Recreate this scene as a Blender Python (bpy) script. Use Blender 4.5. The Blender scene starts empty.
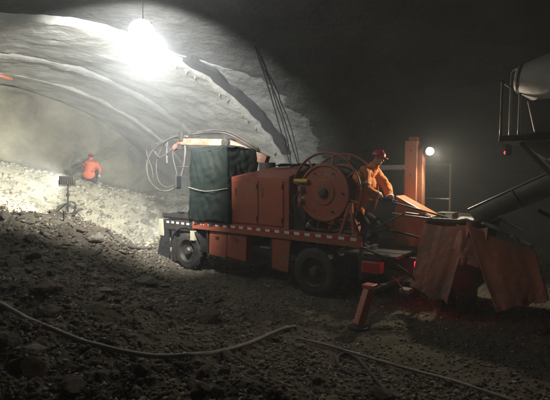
import bpy, bmesh, math, random
import numpy as np
from mathutils import Vector, Matrix, noise
random.seed(7); RNG = np.random.default_rng(11)
sc = bpy.context.scene; COL = sc.collection

# ------------------------------------------------------------------ camera, world, exposure
FPX, EYE = 430.0, 2.4
PITCH = math.atan(25/430.0)
cd = bpy.data.cameras.new('camera'); cam = bpy.data.objects.new('camera', cd); COL.objects.link(cam)
cd.sensor_width = 36; cd.lens = 36*FPX/550; cd.clip_start = 0.05; cd.clip_end = 300
cam.location = (0, 0, EYE); cam.rotation_euler = (math.pi/2-PITCH, 0, 0)
sc.camera = cam
world = bpy.data.worlds.new('World'); sc.world = world; world.use_nodes = True
wn = world.node_tree
sky = wn.nodes.new('ShaderNodeTexSky'); sky.sky_type = 'NISHITA'; sky.sun_disc = False
sky.sun_elevation = math.radians(2); sky.sun_rotation = math.radians(200)
wn.links.new(sky.outputs[0], wn.nodes['Background'].inputs[0])
wn.nodes['Background'].inputs[1].default_value = 0.006          # night: the sky barely lights anything
sc.view_settings.view_transform = 'Standard'; sc.view_settings.look = 'None'
sc.view_settings.exposure = 0.0; sc.view_settings.gamma = 1.0
sc.render.engine = 'CYCLES'
sc.cycles.use_denoising = True
sc.cycles.use_adaptive_sampling = True; sc.cycles.adaptive_threshold = 0.05; sc.cycles.adaptive_min_samples = 16
sc.cycles.max_bounces = 4; sc.cycles.diffuse_bounces = 3; sc.cycles.glossy_bounces = 3
sc.cycles.volume_bounces = 0; sc.cycles.transparent_max_bounces = 6
sc.cycles.sample_clamp_indirect = 4.0
FLOOD_W, SPILL_W, TRIPOD_W, HEAD_W, MAST_W = 5000, 105, 2000, 1200, 215
HAZE_DENSITY = 0.018

# ------------------------------------------------------------------ helpers
def at(px, py, Y):
    """world point seen at pixel px,py of the 550 x 400 photograph, Y metres in front of the camera"""
    c, s = math.cos(PITCH), math.sin(PITCH)
    a = ((px-275)/FPX, 1.0, (200-py)/FPX)
    r = Vector((a[0], a[1]*c+a[2]*s, -a[1]*s+a[2]*c))
    return Vector((0, 0, EYE)) + r*(Y/r.y)

def tag(o, label=None, cat=None, group=None, kind=None):
    if label: o['label'] = label
    if cat: o['category'] = cat
    if group: o['group'] = group
    if kind: o['kind'] = kind
    return o

def empty(name, loc=(0, 0, 0), rz=0.0):
    o = bpy.data.objects.new(name, None); COL.objects.link(o)
    o.location = loc; o.rotation_euler = (0, 0, rz); o.empty_display_size = 0.2
    return o

def frame_of(d):
    d = Vector(d).normalized()
    up = Vector((0, 0, 1)) if abs(d.z) < 0.95 else Vector((1, 0, 0))
    a = d.cross(up).normalized(); b = a.cross(d).normalized()
    return d, a, b

class MB:
    def __init__(s): s.v = []; s.f = []
    def add(s, vs, fs):
        n = len(s.v); s.v += [tuple(p) for p in vs]; s.f += [tuple(i+n for i in f) for f in fs]; return s
    def hexa(s, p):      # 8 points: bottom ring 0-3, top ring 4-7
        return s.add(p, [(3, 2, 1, 0), (4, 5, 6, 7), (0, 1, 5, 4), (1, 2, 6, 5), (2, 3, 7, 6), (3, 0, 4, 7)])
    def box(s, c, d, rot=None):
        hx, hy, hz = d[0]/2, d[1]/2, d[2]/2
        p = [Vector(q) for q in ((-hx,-hy,-hz),(hx,-hy,-hz),(hx,hy,-hz),(-hx,hy,-hz),(-hx,-hy,hz),(hx,-hy,hz),(hx,hy,hz),(-hx,hy,hz))]
        if rot is not None: p = [rot @ q for q in p]
        c = Vector(c); return s.hexa([q+c for q in p])
    def bb(s, x0, x1, y0, y1, z0, z1):
        return s.box(((x0+x1)/2, (y0+y1)/2, (z0+z1)/2), (x1-x0, y1-y0, z1-z0))
    def bar(s, p0, p1, w, h):
        p0, p1 = Vector(p0), Vector(p1); d, a, b = frame_of(p1-p0); a *= w/2; b *= h/2
        return s.hexa([p0-a-b, p0+a-b, p0+a+b, p0-a+b, p1-a-b, p1+a-b, p1+a+b, p1-a+b])
    def tube(s, pts, r, n=10, closed=False):
        pts = [Vector(p) for p in pts]; m = len(pts); vs = []; fs = []
        rs = r if isinstance(r, (list, tuple)) else [r]*m
        a = None
        for i, p in enumerate(pts):
            if closed: d = pts[(i+1) % m]-pts[i-1]
            else: d = pts[min(i+1, m-1)]-pts[max(i-1, 0)]
            d.normalize()
            if a is None: _, a, b = frame_of(d)
            else:
                a = (a-d*a.dot(d))
                a = a.normalized() if a.length > 1e-6 else frame_of(d)[1]
            b = d.cross(a)
            for k in range(n):
                t = 2*math.pi*k/n; vs.append(p+(a*math.cos(t)+b*math.sin(t))*rs[i])
        for i in range(m if closed else m-1):
            j = (i+1) % m
            for k in range(n):
                l = (k+1) % n; fs.append((i*n+k, i*n+l, j*n+l, j*n+k))
        if not closed: fs += [tuple(range(n))[::-1], tuple(range((m-1)*n, m*n))]
        return s.add(vs, fs)
    def cyl(s, p0, p1, r0, r1=None, n=16):
        return s.tube([p0, p1], [r0, r0 if r1 is None else r1], n)
    def lathe(s, prof, c, axis, n=28, caps=True):  # prof: (radius, distance along the axis)
        d, a, b = frame_of(axis); c = Vector(c); vs = []; fs = []; m = len(prof)
        for r, h in prof:
            for k in range(n):
                t = 2*math.pi*k/n; vs.append(c+d*h+(a*math.cos(t)+b*math.sin(t))*r)
        for i in range(m-1):
            for k in range(n):
                l = (k+1) % n; fs.append((i*n+k, i*n+l, (i+1)*n+l, (i+1)*n+k))
        if caps: fs += [tuple(range(n))[::-1], tuple(range((m-1)*n, m*n))]
        return s.add(vs, fs)
    def capsule(s, p0, p1, r0, r1, n=12, k=4):
        p0, p1 = Vector(p0), Vector(p1); d = p1-p0; L = max(d.length, 1e-4); prof = []
        for i in range(k+1):
            t = -math.pi/2+math.pi/2*i/k; prof.append((max(r0*math.cos(t), 1e-4), r0*math.sin(t)))
        for i in range(k+1):
            t = math.pi/2*i/k; prof.append((max(r1*math.cos(t), 1e-4), L+r1*math.sin(t)))
        return s.lathe(prof, p0, d if d.length > 1e-4 else (0, 0, 1), n)
    def ell(s, c, r, rot=None, n=20, k=12):
        vs = []; fs = []; c = Vector(c)
        for i in range(k+1):
            t = -math.pi/2+math.pi*i/k
            for j in range(n):
                u = 2*math.pi*j/n
                q = Vector((r[0]*max(math.cos(t), 1e-4)*math.cos(u), r[1]*max(math.cos(t), 1e-4)*math.sin(u), r[2]*math.sin(t)))
                if rot is not None: q = rot @ q
                vs.append(c+q)
        for i in range(k):
            for j in range(n):
                l = (j+1) % n; fs.append((i*n+j, i*n+l, (i+1)*n+l, (i+1)*n+j))
        fs += [tuple(range(n))[::-1], tuple(range(k*n, (k+1)*n))]
        return s.add(vs, fs)
    def grid(s, fn, nu, nv):
        vs = [fn(i/nu, j/nv) for j in range(nv+1) for i in range(nu+1)]
        fs = [(j*(nu+1)+i, j*(nu+1)+i+1, (j+1)*(nu+1)+i+1, (j+1)*(nu+1)+i) for j in range(nv) for i in range(nu)]
        return s.add(vs, fs)
    def build(s, name, mat, parent=None, smooth=False, bevel=0.0, solid=0.0, angle=None):
        me = bpy.data.meshes.new(name); me.from_pydata(s.v, [], s.f); me.materials.append(M[mat])
        bm = bmesh.new(); bm.from_mesh(me); bmesh.ops.recalc_face_normals(bm, faces=bm.faces); bm.to_mesh(me); bm.free()
        if smooth: me.polygons.foreach_set('use_smooth', [True]*len(me.polygons))
        if angle is not None: me.set_sharp_from_angle(angle=math.radians(angle))
        o = bpy.data.objects.new(name, me); COL.objects.link(o)
        if parent: o.parent = parent
        if solid:
            m = o.modifiers.new('solid', 'SOLIDIFY'); m.thickness = abs(solid); m.offset = 0 if solid > 0 else -1
        if bevel:
            m = o.modifiers.new('bevel', 'BEVEL'); m.width = bevel; m.segments = 2; m.limit_method = 'ANGLE'; m.angle_limit = math.radians(40)
        return o

def fuse(name, mb, mat, parent, voxel, smooth=6, wrinkle=0.0, wscale=8.0):
    """union of the pieces of mb as one continuous, smoothed surface"""
    o = mb.build(name, mat, None)
    m = o.modifiers.new('r', 'REMESH'); m.mode = 'VOXEL'; m.voxel_size = voxel; m.use_smooth_shade = True
    m = o.modifiers.new('s', 'SMOOTH'); m.iterations = smooth; m.factor = 0.5
    dg = bpy.context.evaluated_depsgraph_get()
    me = bpy.data.meshes.new_from_object(o.evaluated_get(dg))
    o.modifiers.clear(); o.data = me
    if not me.materials: me.materials.append(M[mat])
    if wrinkle:
        for v in me.vertices:
            c = v.co
            k = noise.noise(Vector((c.x*wscale, c.y*wscale, c.z*wscale*1.7)))+0.5*noise.noise(c*wscale*2.3)
            v.co = c+v.normal*(k*wrinkle)
    me.polygons.foreach_set('use_smooth', [True]*len(me.polygons))
    if parent: o.parent = parent
    return o

def copy_tree(o, parent=None):
    c = o.copy(); COL.objects.link(c); c.parent = parent
    for ch in list(o.children): copy_tree(ch, c)
    return c

def smooth_path(pts, n=8):
    pts = [Vector(p) for p in pts]; out = []
    for i in range(len(pts)-1):
        p0, p1, p2, p3 = pts[max(i-1, 0)], pts[i], pts[i+1], pts[min(i+2, len(pts)-1)]
        for k in range(n):
            t = k/n
            out.append(0.5*((2*p1)+(p2-p0)*t+(2*p0-5*p1+4*p2-p3)*t*t+(3*p1-p0-3*p2+p3)*t**3))
    out.append(pts[-1]); return out

# ------------------------------------------------------------------ materials
M = {}
def mat(name, c1, c2=None, scale=6.0, rough=0.7, metal=0.0, bump=0.0, bscale=None, dust=None, dust_amt=0.5, emit=None, es=0.0, detail=6.0, spec=0.5, rvar=0.0, stretch=None, splat=0.0):
    m = bpy.data.materials.new(name); m.use_nodes = True; nt = m.node_tree; b = nt.nodes['Principled BSDF']
    b.inputs['Roughness'].default_value = rough; b.inputs['Metallic'].default_value = metal
    b.inputs['Specular IOR Level'].default_value = spec
    tc = nt.nodes.new('ShaderNodeTexCoord'); src = tc.outputs['Object']
    if stretch:
        mp = nt.nodes.new('ShaderNodeMapping'); mp.inputs['Scale'].default_value = stretch
        nt.links.new(src, mp.inputs[0]); src = mp.outputs[0]
    def nz(sca, det=detail, rg=0.6):
        n = nt.nodes.new('ShaderNodeTexNoise'); n.inputs['Scale'].default_value = sca; n.inputs['Detail'].default_value = det
        n.inputs['Roughness'].default_value = rg; nt.links.new(src, n.inputs['Vector']); return n
    n = nz(scale); r = nt.nodes.new('ShaderNodeValToRGB')
    r.color_ramp.elements[0].position = 0.32; r.color_ramp.elements[1].position = 0.68
    r.color_ramp.elements[0].color = (*c1, 1); r.color_ramp.elements[1].color = (*(c2 or c1), 1)
    nt.links.new(n.outputs['Fac'], r.inputs[0]); out = r.outputs[0]
    if dust:
        n2 = nz(scale*0.45, 9, 0.72); r2 = nt.nodes.new('ShaderNodeValToRGB')
        r2.color_ramp.elements[0].position = 0.42; r2.color_ramp.elements[1].position = 0.66
        r2.color_ramp.elements[0].color = (0, 0, 0, 1); r2.color_ramp.elements[1].color = (dust_amt,)*3+(1,)
        nt.links.new(n2.outputs['Fac'], r2.inputs[0])
        mx = nt.nodes.new('ShaderNodeMix'); mx.data_type = 'RGBA'
        nt.links.new(r2.outputs[0], mx.inputs['Factor']); nt.links.new(out, mx.inputs['A']); mx.inputs['B'].default_value = (*dust, 1)
        out = mx.outputs['Result']
    if splat:
        n3 = nz(26, 3, 0.55); n4 = nz(1.3, 4, 0.6); ad = nt.nodes.new('ShaderNodeMath'); ad.operation = 'MULTIPLY_ADD'; ad.inputs[1].default_value = 0.55
        nt.links.new(n4.outputs['Fac'], ad.inputs[0]); nt.links.new(n3.outputs['Fac'], ad.inputs[2])
        r3 = nt.nodes.new('ShaderNodeValToRGB'); r3.color_ramp.elements[0].position = 0.90; r3.color_ramp.elements[1].position = 0.96
        r3.color_ramp.elements[0].color = (0, 0, 0, 1); r3.color_ramp.elements[1].color = (splat,)*3+(1,)
        nt.links.new(ad.outputs[0], r3.inputs[0])
        m3 = nt.nodes.new('ShaderNodeMix'); m3.data_type = 'RGBA'
        nt.links.new(r3.outputs[0], m3.inputs['Factor']); nt.links.new(out, m3.inputs['A']); m3.inputs['B'].default_value = (0.34, 0.32, 0.28, 1)
        out = m3.outputs['Result']
    nt.links.new(out, b.inputs['Base Color'])
    if rvar:
        mr = nt.nodes.new('ShaderNodeMapRange'); mr.inputs['To Min'].default_value = max(rough-rvar, 0.05); mr.inputs['To Max'].default_value = min(rough+rvar, 1)
        nt.links.new(nz(scale*1.7).outputs['Fac'], mr.inputs['Value']); nt.links.new(mr.outputs[0], b.inputs['Roughness'])
    if bump:
        bp = nt.nodes.new('ShaderNodeBump'); bp.inputs['Strength'].default_value = 1.0; bp.inputs['Distance'].default_value = bump
        nt.links.new(nz(bscale or scale*4, 8).outputs['Fac'], bp.inputs['Height']); nt.links.new(bp.outputs[0], b.inputs['Normal'])
    if emit:
        b.inputs['Emission Color'].default_value = (*emit, 1); b.inputs['Emission Strength'].default_value = es
    M[name] = m; return m

mat('bright_red', (0.48, 0.12, 0.10), (0.55, 0.16, 0.14), 6, 0.4, dust=(0.3, 0.14, 0.11), dust_amt=0.5)
mat('boom_paint', (0.25, 0.095, 0.05), (0.31, 0.13, 0.07), 5, 0.5, splat=0.8, dust=(0.36, 0.30, 0.25), dust_amt=0.9, bump=0.004)
MUD = (0.20, 0.17, 0.13)
mat('shaded_lining', (0.03, 0.031, 0.03), (0.075, 0.076, 0.073), 0.9, 0.9, bump=0.07, bscale=5, spec=0.25)  # dark copy of the lining, shade away from the lamp put into the colour
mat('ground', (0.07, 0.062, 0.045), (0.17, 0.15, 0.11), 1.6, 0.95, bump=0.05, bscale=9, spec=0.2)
mat('stone_a', (0.10, 0.093, 0.07), (0.23, 0.21, 0.16), 5, 0.9, bump=0.02, bscale=18, spec=0.3)
mat('stone_b', (0.20, 0.19, 0.16), (0.36, 0.33, 0.27), 6, 0.88, bump=0.02, bscale=16, spec=0.3)
mat('stone_c', (0.09, 0.065, 0.05), (0.20, 0.15, 0.115), 6, 0.9, bump=0.02, bscale=16, spec=0.3)
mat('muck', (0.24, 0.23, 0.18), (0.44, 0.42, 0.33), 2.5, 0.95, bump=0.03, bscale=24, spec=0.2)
mat('shotcrete', (0.11, 0.115, 0.11), (0.23, 0.235, 0.225), 0.9, 0.92, bump=0.07, bscale=5, dust=(0.11, 0.11, 0.10), dust_amt=0.6, spec=0.25)  # paler copy of the lining for the wall patch painted as lit
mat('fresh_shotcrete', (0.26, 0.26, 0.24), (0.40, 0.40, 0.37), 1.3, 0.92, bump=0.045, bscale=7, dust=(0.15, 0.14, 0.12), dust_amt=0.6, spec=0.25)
mat('face_rock', (0.13, 0.125, 0.095), (0.27, 0.26, 0.20), 0.8, 0.93, bump=0.10, bscale=4, dust=(0.10, 0.085, 0.06), dust_amt=0.7, spec=0.25)
mat('rib_steel', (0.16, 0.15, 0.14), (0.30, 0.28, 0.25), 4, 0.75, metal=0.2, bump=0.01)
mat('black_and_shade', (0.012, 0.013, 0.014), (0.03, 0.03, 0.03), 5, 0.75, bump=0.02, bscale=8)  # near-black for flap, cables and outrigger, also the painted shadow strip
mat('red_paint', (0.33, 0.078, 0.04), (0.39, 0.10, 0.052), 3, 0.48, splat=0.75, dust=(0.24, 0.11, 0.075), dust_amt=0.6, bump=0.003, bscale=14, rvar=0.12)
mat('orange_paint', (0.46, 0.13, 0.055), (0.54, 0.17, 0.075), 3, 0.45, splat=0.6, dust=(0.30, 0.17, 0.10), dust_amt=0.6, bump=0.003, bscale=14, rvar=0.12)
mat('cream_paint', (0.62, 0.58, 0.40), (0.70, 0.66, 0.48), 3, 0.5, dust=(0.30, 0.27, 0.2), dust_amt=0.7)
mat('yellow_paint', (0.62, 0.36, 0.04), (0.68, 0.42, 0.06), 3, 0.5)
mat('steel', (0.10, 0.095, 0.09), (0.2, 0.19, 0.175), 8, 0.5, metal=0.6, dust=MUD, dust_amt=0.6, bump=0.004)
mat('bright_steel', (0.5, 0.5, 0.48), (0.65, 0.65, 0.62), 8, 0.32, metal=0.8, dust=MUD, dust_amt=0.5)
mat('dark_steel', (0.02, 0.02, 0.02), (0.06, 0.055, 0.05), 6, 0.6, metal=0.3, dust=(0.10, 0.085, 0.065), dust_amt=0.6, bump=0.004)
mat('rubber', (0.012, 0.012, 0.012), (0.03, 0.028, 0.026), 5, 0.8, dust=(0.12, 0.10, 0.08), dust_amt=0.75, bump=0.006, bscale=20)
mat('hose_rubber', (0.05, 0.05, 0.048), (0.10, 0.095, 0.085), 3, 0.65, dust=(0.20, 0.18, 0.15), dust_amt=0.7, bump=0.004)
mat('pale_hose', (0.20, 0.19, 0.175), (0.34, 0.32, 0.29), 4, 0.55, dust=(0.14, 0.12, 0.10), dust_amt=0.7, bump=0.003)
mat('tarp', (0.006, 0.010, 0.009), (0.015, 0.023, 0.020), 3, 0.85, bump=0.012, bscale=6, dust=(0.03, 0.033, 0.028), dust_amt=0.5, spec=0.12)
mat('rope', (0.3, 0.28, 0.22), None, 5, 0.9)
mat('glass', (0.02, 0.022, 0.024), None, 5, 0.08)
mat('white_reflector', (0.75, 0.75, 0.73), (0.82, 0.82, 0.8), 20, 0.35, emit=None)
mat('red_reflector', (0.42, 0.02, 0.025), (0.5, 0.03, 0.03), 20, 0.35)
mat('canvas', (0.50, 0.155, 0.09), (0.60, 0.21, 0.13), 4, 0.5, splat=0.8, bump=0.005, bscale=12, dust=(0.20, 0.14, 0.11), dust_amt=0.7)
mat('wet_concrete', (0.30, 0.29, 0.27), (0.45, 0.44, 0.41), 9, 0.25, bump=0.02, bscale=16)
mat('jacket', (0.66, 0.19, 0.045), (0.74, 0.25, 0.07), 5, 0.85, bump=0.01, bscale=14, dust=(0.36, 0.20, 0.09), dust_amt=0.5, spec=0.25)
mat('red_jacket', (0.46, 0.10, 0.05), (0.54, 0.14, 0.07), 5, 0.85, bump=0.01, bscale=14, spec=0.25)
mat('trousers', (0.012, 0.013, 0.018), (0.03, 0.032, 0.04), 6, 0.9, bump=0.01, bscale=14, spec=0.25)
mat('boot_rubber', (0.01, 0.01, 0.01), (0.025, 0.024, 0.022), 8, 0.6)
mat('skin', (0.42, 0.22, 0.14), (0.50, 0.27, 0.18), 10, 0.6)
mat('hair', (0.01, 0.009, 0.008), None, 20, 0.7)
mat('helmet_red', (0.42, 0.02, 0.03), (0.48, 0.03, 0.04), 5, 0.3, dust=(0.3, 0.12, 0.1), dust_amt=0.4)
mat('glove_blue', (0.03, 0.045, 0.22), (0.05, 0.07, 0.3), 8, 0.7, bump=0.004)
mat('glove_white', (0.62, 0.6, 0.58), None, 8, 0.8)
mat('drum_paint', (0.26, 0.26, 0.24), (0.44, 0.44, 0.41), 3, 0.6, splat=0.7, dust=(0.22, 0.2, 0.17), dust_amt=0.8, bump=0.006, rvar=0.1)
mat('lamp_flood', (0.8, 0.8, 0.8), None, emit=(1.0, 0.99, 0.96), es=9.0)
mat('lamp_warm', (0.8, 0.8, 0.8), None, emit=(1.0, 0.93, 0.78), es=60.0)
mat('lamp_red', (0.5, 0.02, 0.02), None, emit=(1.0, 0.03, 0.05), es=3.0)

# ------------------------------------------------------------------ numpy noise
_perm = RNG.random((256, 256))
def vnoise(x, y):
    xi, yi = np.floor(x).astype(int), np.floor(y).astype(int); fx, fy = x-xi, y-yi
    fx = fx*fx*(3-2*fx); fy = fy*fy*(3-2*fy)
    g = lambda a, b: _perm[a % 256, b % 256]
    return (g(xi, yi)*(1-fx)+g(xi+1, yi)*fx)*(1-fy)+(g(xi, yi+1)*(1-fx)+g(xi+1, yi+1)*fx)*fy-0.5
def fbm(x, y, o=5, gain=0.5):
    t = 0; a = 1.0
    for i in range(o):
        t = t+a*vnoise(x*2**i+17.3*i, y*2**i-9.1*i); a *= gain
    return t
def sstep(a, b, x):
    t = np.clip((x-a)/(b-a), 0, 1); return t*t*(3-2*t)

# ------------------------------------------------------------------ tunnel frame: W0 = foot of the right wall at the step, T = drive direction, R = from the left wall to the right
W0 = np.array([0.55, 15.7]); TA = math.radians(141.5)
T = np.array([math.cos(TA), math.sin(TA)]); R = np.array([T[1], -T[0]])     # R points right and away
def vw(x, y):
    dx, dy = x-W0[0], y-W0[1]
    return dx*T[0]+dy*T[1], -(dx*R[0]+dy*R[1])
def from_vw(v, w, z):
    p = W0+T*v-R*w; return Vector((p[0], p[1], z))
LANE = np.array([(-7.5, 16.5), (-3.9, 11.9), (-1.8, 8.6), (0.1, 5.75), (2.3, 4.3), (7.0, 1.2), (20, -6)])
def lane_dist(x, y):
    best = np.full(np.shape(x), 1e9); sign = np.ones(np.shape(x))
    for a, b in zip(LANE[:-1], LANE[1:]):
        d = b-a; t = np.clip(((x-a[0])*d[0]+(y-a[1])*d[1])/(d@d), 0, 1)
        qx, qy = x-(a[0]+t*d[0]), y-(a[1]+t*d[1]); dd = np.hypot(qx, qy)
        cr = d[0]*qy-d[1]*qx
        up = dd < best; best = np.where(up, dd, best); sign = np.where(up, np.where(cr < 0, 1.0, -1.0), sign)
    return best*sign
def height(x, y):
    x = np.asarray(x, float); y = np.asarray(y, float)
    d = lane_dist(x, y)+0.35*fbm(x*0.7, y*0.7, 3); v, w = vw(x, y)
    m = sstep(-0.1, 2.6, d)
    base = 0.52*m+0.085*np.clip(-x-1.5, 0, 9)*m
    base = base+m*(0.34*fbm(x*0.8+3, y*0.8, 5, 0.58))+(0.15+0.85*m)*0.11*fbm(x*2.7, y*2.7+5, 4, 0.6)
    base = base+0.03*fbm(x*1.1-7, y*1.1, 3)*(1-m)
    base = base+np.interp(x, [-9, -6.8, -4, -3, -2.3], [0.75, 0.68, 0.72, 0.32, 0.0])*np.exp(-((y-10.6)/1.7)**2)
    top = 1.62+0.24*np.clip(w-2, -1.5, 5.5)
    s = sstep(3.8, 6.7, v+0.5*fbm(x*0.5, y*0.5+9, 3))
    z = base+(top-base)*s+s*(1-s)*4*0.12*fbm(x*1.4, y*1.4, 4)
    side = sstep(0.9, -0.6, w)*0.35                                 # spoil against the right wall
    return z+side*(1+0.8*fbm(x*1.3, y*1.3, 4))
def hz(x, y): return float(height(np.array([x]), np.array([y]))[0])
_YS = np.arange(1.0, 24, 0.03)
def ground_at(px, py):
    """where the view through a pixel meets the terrain"""
    d = at(px, py, 1.0)-Vector((0, 0, EYE))
    below = EYE+d.z*_YS < height(d.x*_YS, _YS)
    Y = _YS[int(np.argmax(below))] if below.any() else 24.0
    return Vector((d.x*Y, Y, hz(d.x*Y, Y)))

# ------------------------------------------------------------------ ground
def lines(lo, hi, a, b, step):
    core = np.arange(a, b+1e-6, step)
    def tail(s, e):
        out = []; h = step; p = s
        while abs(e-p) > h*1.3:
            h *= 1.22; p += h*np.sign(e-s); out.append(p)
        out.append(e); return np.array(out)
    return np.concatenate([tail(a, lo)[::-1], core, tail(b, hi)])
gx = lines(-28, 28, -10.5, 7.5, 0.055); gy = lines(-22, 30, 2.2, 17.5, 0.055)
GX, GY = np.meshgrid(gx, gy); GZ = height(GX, GY)
near = (np.abs(GX+1.5) < 10) & (GY > 1) & (GY < 19)
GZ = GZ+np.where(near, 0.035*fbm(GX*7, GY*7, 3, 0.6)*np.clip(lane_dist(GX, GY)*0.6+0.5, 0.35, 1), 0)
nx, ny = len(gx), len(gy)
verts = np.stack([GX.ravel(), GY.ravel(), GZ.ravel()], 1)
i = np.arange(nx*ny).reshape(ny, nx)
faces = np.stack([i[:-1, :-1].ravel(), i[:-1, 1:].ravel(), i[1:, 1:].ravel(), i[1:, :-1].ravel()], 1)
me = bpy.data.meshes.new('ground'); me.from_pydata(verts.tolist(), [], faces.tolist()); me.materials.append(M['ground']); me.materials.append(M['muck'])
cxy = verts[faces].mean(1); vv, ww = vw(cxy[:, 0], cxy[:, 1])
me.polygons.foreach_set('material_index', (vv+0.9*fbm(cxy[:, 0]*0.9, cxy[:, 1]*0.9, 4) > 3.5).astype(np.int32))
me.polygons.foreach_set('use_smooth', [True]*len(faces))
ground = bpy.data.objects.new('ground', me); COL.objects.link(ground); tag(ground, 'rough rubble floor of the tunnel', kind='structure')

def rock_mesh(seed, big):
    """angular broken rock: hull of a few random points, edges of the large ones chipped"""
    rg = random.Random(seed); bm = bmesh.new()
    sx, sy, sz = rg.uniform(0.85, 1.3), rg.uniform(0.55, 0.95), rg.uniform(0.4, 0.75)
    for k in range(17 if big else 10):
        d = Vector((rg.gauss(0, 1), rg.gauss(0, 1), rg.gauss(0, 1))).normalized()*rg.uniform(0.8, 1.05)
        bm.verts.new((d.x*sx, d.y*sy, d.z*sz))
    h = bmesh.ops.convex_hull(bm, input=bm.verts[:]); dead = [g for g in h['geom_interior'] if isinstance(g, bmesh.types.BMVert)]
    bmesh.ops.delete(bm, geom=dead, context='VERTS')
    if big:
        bmesh.ops.bevel(bm, geom=bm.edges[:], offset=0.05, segments=1, affect='EDGES')
        bmesh.ops.triangulate(bm, faces=bm.faces[:])
        for lim in (0.4, 0.25, 0.12): bmesh.ops.subdivide_edges(bm, edges=[e for e in bm.edges if e.calc_length() > lim], cuts=1); bmesh.ops.triangulate(bm, faces=bm.faces[:])
        for v in bm.verts: v.co *= 1+0.10*noise.noise(v.co*2.6+Vector((seed, 0, 0)))+0.05*noise.noise(v.co*6.5+Vector((seed, 3, 0)))
    bmesh.ops.triangulate(bm, faces=bm.faces[:]); bm.verts.ensure_lookup_table(); bm.verts.index_update()
    vs = np.array([v.co[:] for v in bm.verts]); fs = np.array([[v.index for v in f.verts] for f in bm.faces])
    bm.free(); return vs, fs
# larger stones one by one: parts of the ground
rocks = [rock_mesh(s, True) for s in range(8)]
rock_me = []
for k, (vs, fs) in enumerate(rocks):
    for mn in ('stone_a', 'stone_b', 'stone_c'):
        m = bpy.data.meshes.new('stone'); m.from_pydata(vs.tolist(), [], fs.tolist()); m.materials.append(M[mn]); rock_me.append(m)
def add_stone(p, r, k, sink=0.25, tilt=0.5):
    o = bpy.data.objects.new('stone', rock_me[k]); COL.objects.link(o); o.parent = ground
    o.location = (p[0], p[1], p[2]+r*(0.55-sink)*0.8); o.scale = (r, r, r)
    o.rotation_euler = (random.uniform(-tilt, tilt), random.uniform(-tilt, tilt), random.uniform(0, 6.28)); return o
TRUCK_O = Vector((1.41, 9.32, 0))
def truck_local(x, y):
    dx, dy = x-TRUCK_O.x, y-TRUCK_O.y
    return dx*math.cos(TA)+dy*math.sin(TA), -dx*math.sin(TA)+dy*math.cos(TA)
placed = 0; tries = 0
while placed < 250 and tries < 6000:
    tries += 1
    px, py = random.uniform(-15, 560), random.uniform(206, 402)
    if px > 170 and py < 262+(px-170)*0.62 and not (px > 440 and py > 285): continue
    p = ground_at(px, py)
    lx, ly = truck_local(p.x, p.y)
    if -4.2 < lx < 5.6 and -1.6 < ly < 2.4: continue
    d = float(lane_dist(np.array([p.x]), np.array([p.y]))[0])
    r = (random.uniform(3.2, 6.5) if random.random() < 0.86 else random.uniform(6.5, 17))*p.y/FPX
    if d < 0.1: r *= 0.6
    r = min(r, 0.27)
    add_stone(p, r, 3*random.randrange(8)+(1 if random.random() < 0.16 else random.choice((0, 0, 2))), random.uniform(0.15, 0.5)); placed += 1
for px, py, r, k in ((98, 241, 0.20, 1), (104, 293, 0.17, 7), (74, 243, 0.10, 4), (146, 352, 0.10, 10), (268, 325, 0.09, 1), (285, 331, 0.10, 4), (300, 347, 0.07, 7), (45, 292, 0.18, 2), (30, 372, 0.17, 5), (75, 388, 0.14, 8), (140, 375, 0.12, 11), (14, 268, 0.2, 3), (150, 268, 0.12, 1), (128, 312, 0.15, 6)):
    add_stone(ground_at(px, py), r, k, 0.3, 0.25)

# small broken rock: nobody could count it
def scatter(name, label, pts, sizes, mats, seed, flat=0.5):
    rg = np.random.default_rng(seed); base = [rock_mesh(100+s, False) for s in range(5)]
    V = []; Fc = []; MI = []; off = 0
    for k, (vs, fs) in enumerate(base):
        sel = np.arange(k, len(pts), 5)
        if not len(sel): continue
        n = len(sel); a = rg.random(n)*6.283; b = rg.normal(0, 0.5, n)
        ca, sa, cb, sb = np.cos(a), np.sin(a), np.cos(b), np.sin(b)
        X = vs[None, :, 0]; Y = vs[None, :, 1]; Z = vs[None, :, 2]
        Y2 = Y*cb[:, None]-Z*sb[:, None]; Z2 = Y*sb[:, None]+Z*cb[:, None]
        P = np.stack([X*ca[:, None]-Y2*sa[:, None], X*sa[:, None]+Y2*ca[:, None], np.broadcast_to(Z2, Y2.shape)], 2)*sizes[sel][:, None, None]
        P = P+pts[sel][:, None, :]
        V.append(P.reshape(-1, 3)); m = len(vs)
        Fc.append((fs[None]+(np.arange(n)*m)[:, None, None]+off).reshape(-1, 3)); MI.append(np.repeat(rg.integers(0, len(mats), n), len(fs))); off += n*m
    V = np.concatenate(V); Fc = np.concatenate(Fc); MI = np.concatenate(MI)
    me = bpy.data.meshes.new(name); me.vertices.add(len(V)); me.vertices.foreach_set('co', V.ravel().astype(np.float32))
    me.loops.add(len(Fc)*3); me.loops.foreach_set('vertex_index', Fc.ravel().astype(np.int32))
    me.polygons.add(len(Fc)); me.polygons.foreach_set('loop_start', np.arange(0, len(Fc)*3, 3, dtype=np.int32))
    for mn in mats: me.materials.append(M[mn])
    me.polygons.foreach_set('material_index', MI.astype(np.int32)); me.update(calc_edges=True)
    o = bpy.data.objects.new(name, me); COL.objects.link(o); tag(o, label, kind='stuff'); return o
def spread(n, seed, fn, smin, smax, grow):
    rg = np.random.default_rng(seed); out = []; Yd = 2.6+14.0*rg.random(n*3)**1.25; X = (rg.random(n*3)*1.5-0.75)*Yd
    ok = fn(X, Yd); X, Yd = X[ok][:n], Yd[ok][:n]
    s = (smin+(smax-smin)*rg.random(len(X))**5)*(0.45+grow*Yd)
    return np.stack([X, Yd, height(X, Yd)+s*0.12], 1), s
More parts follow.
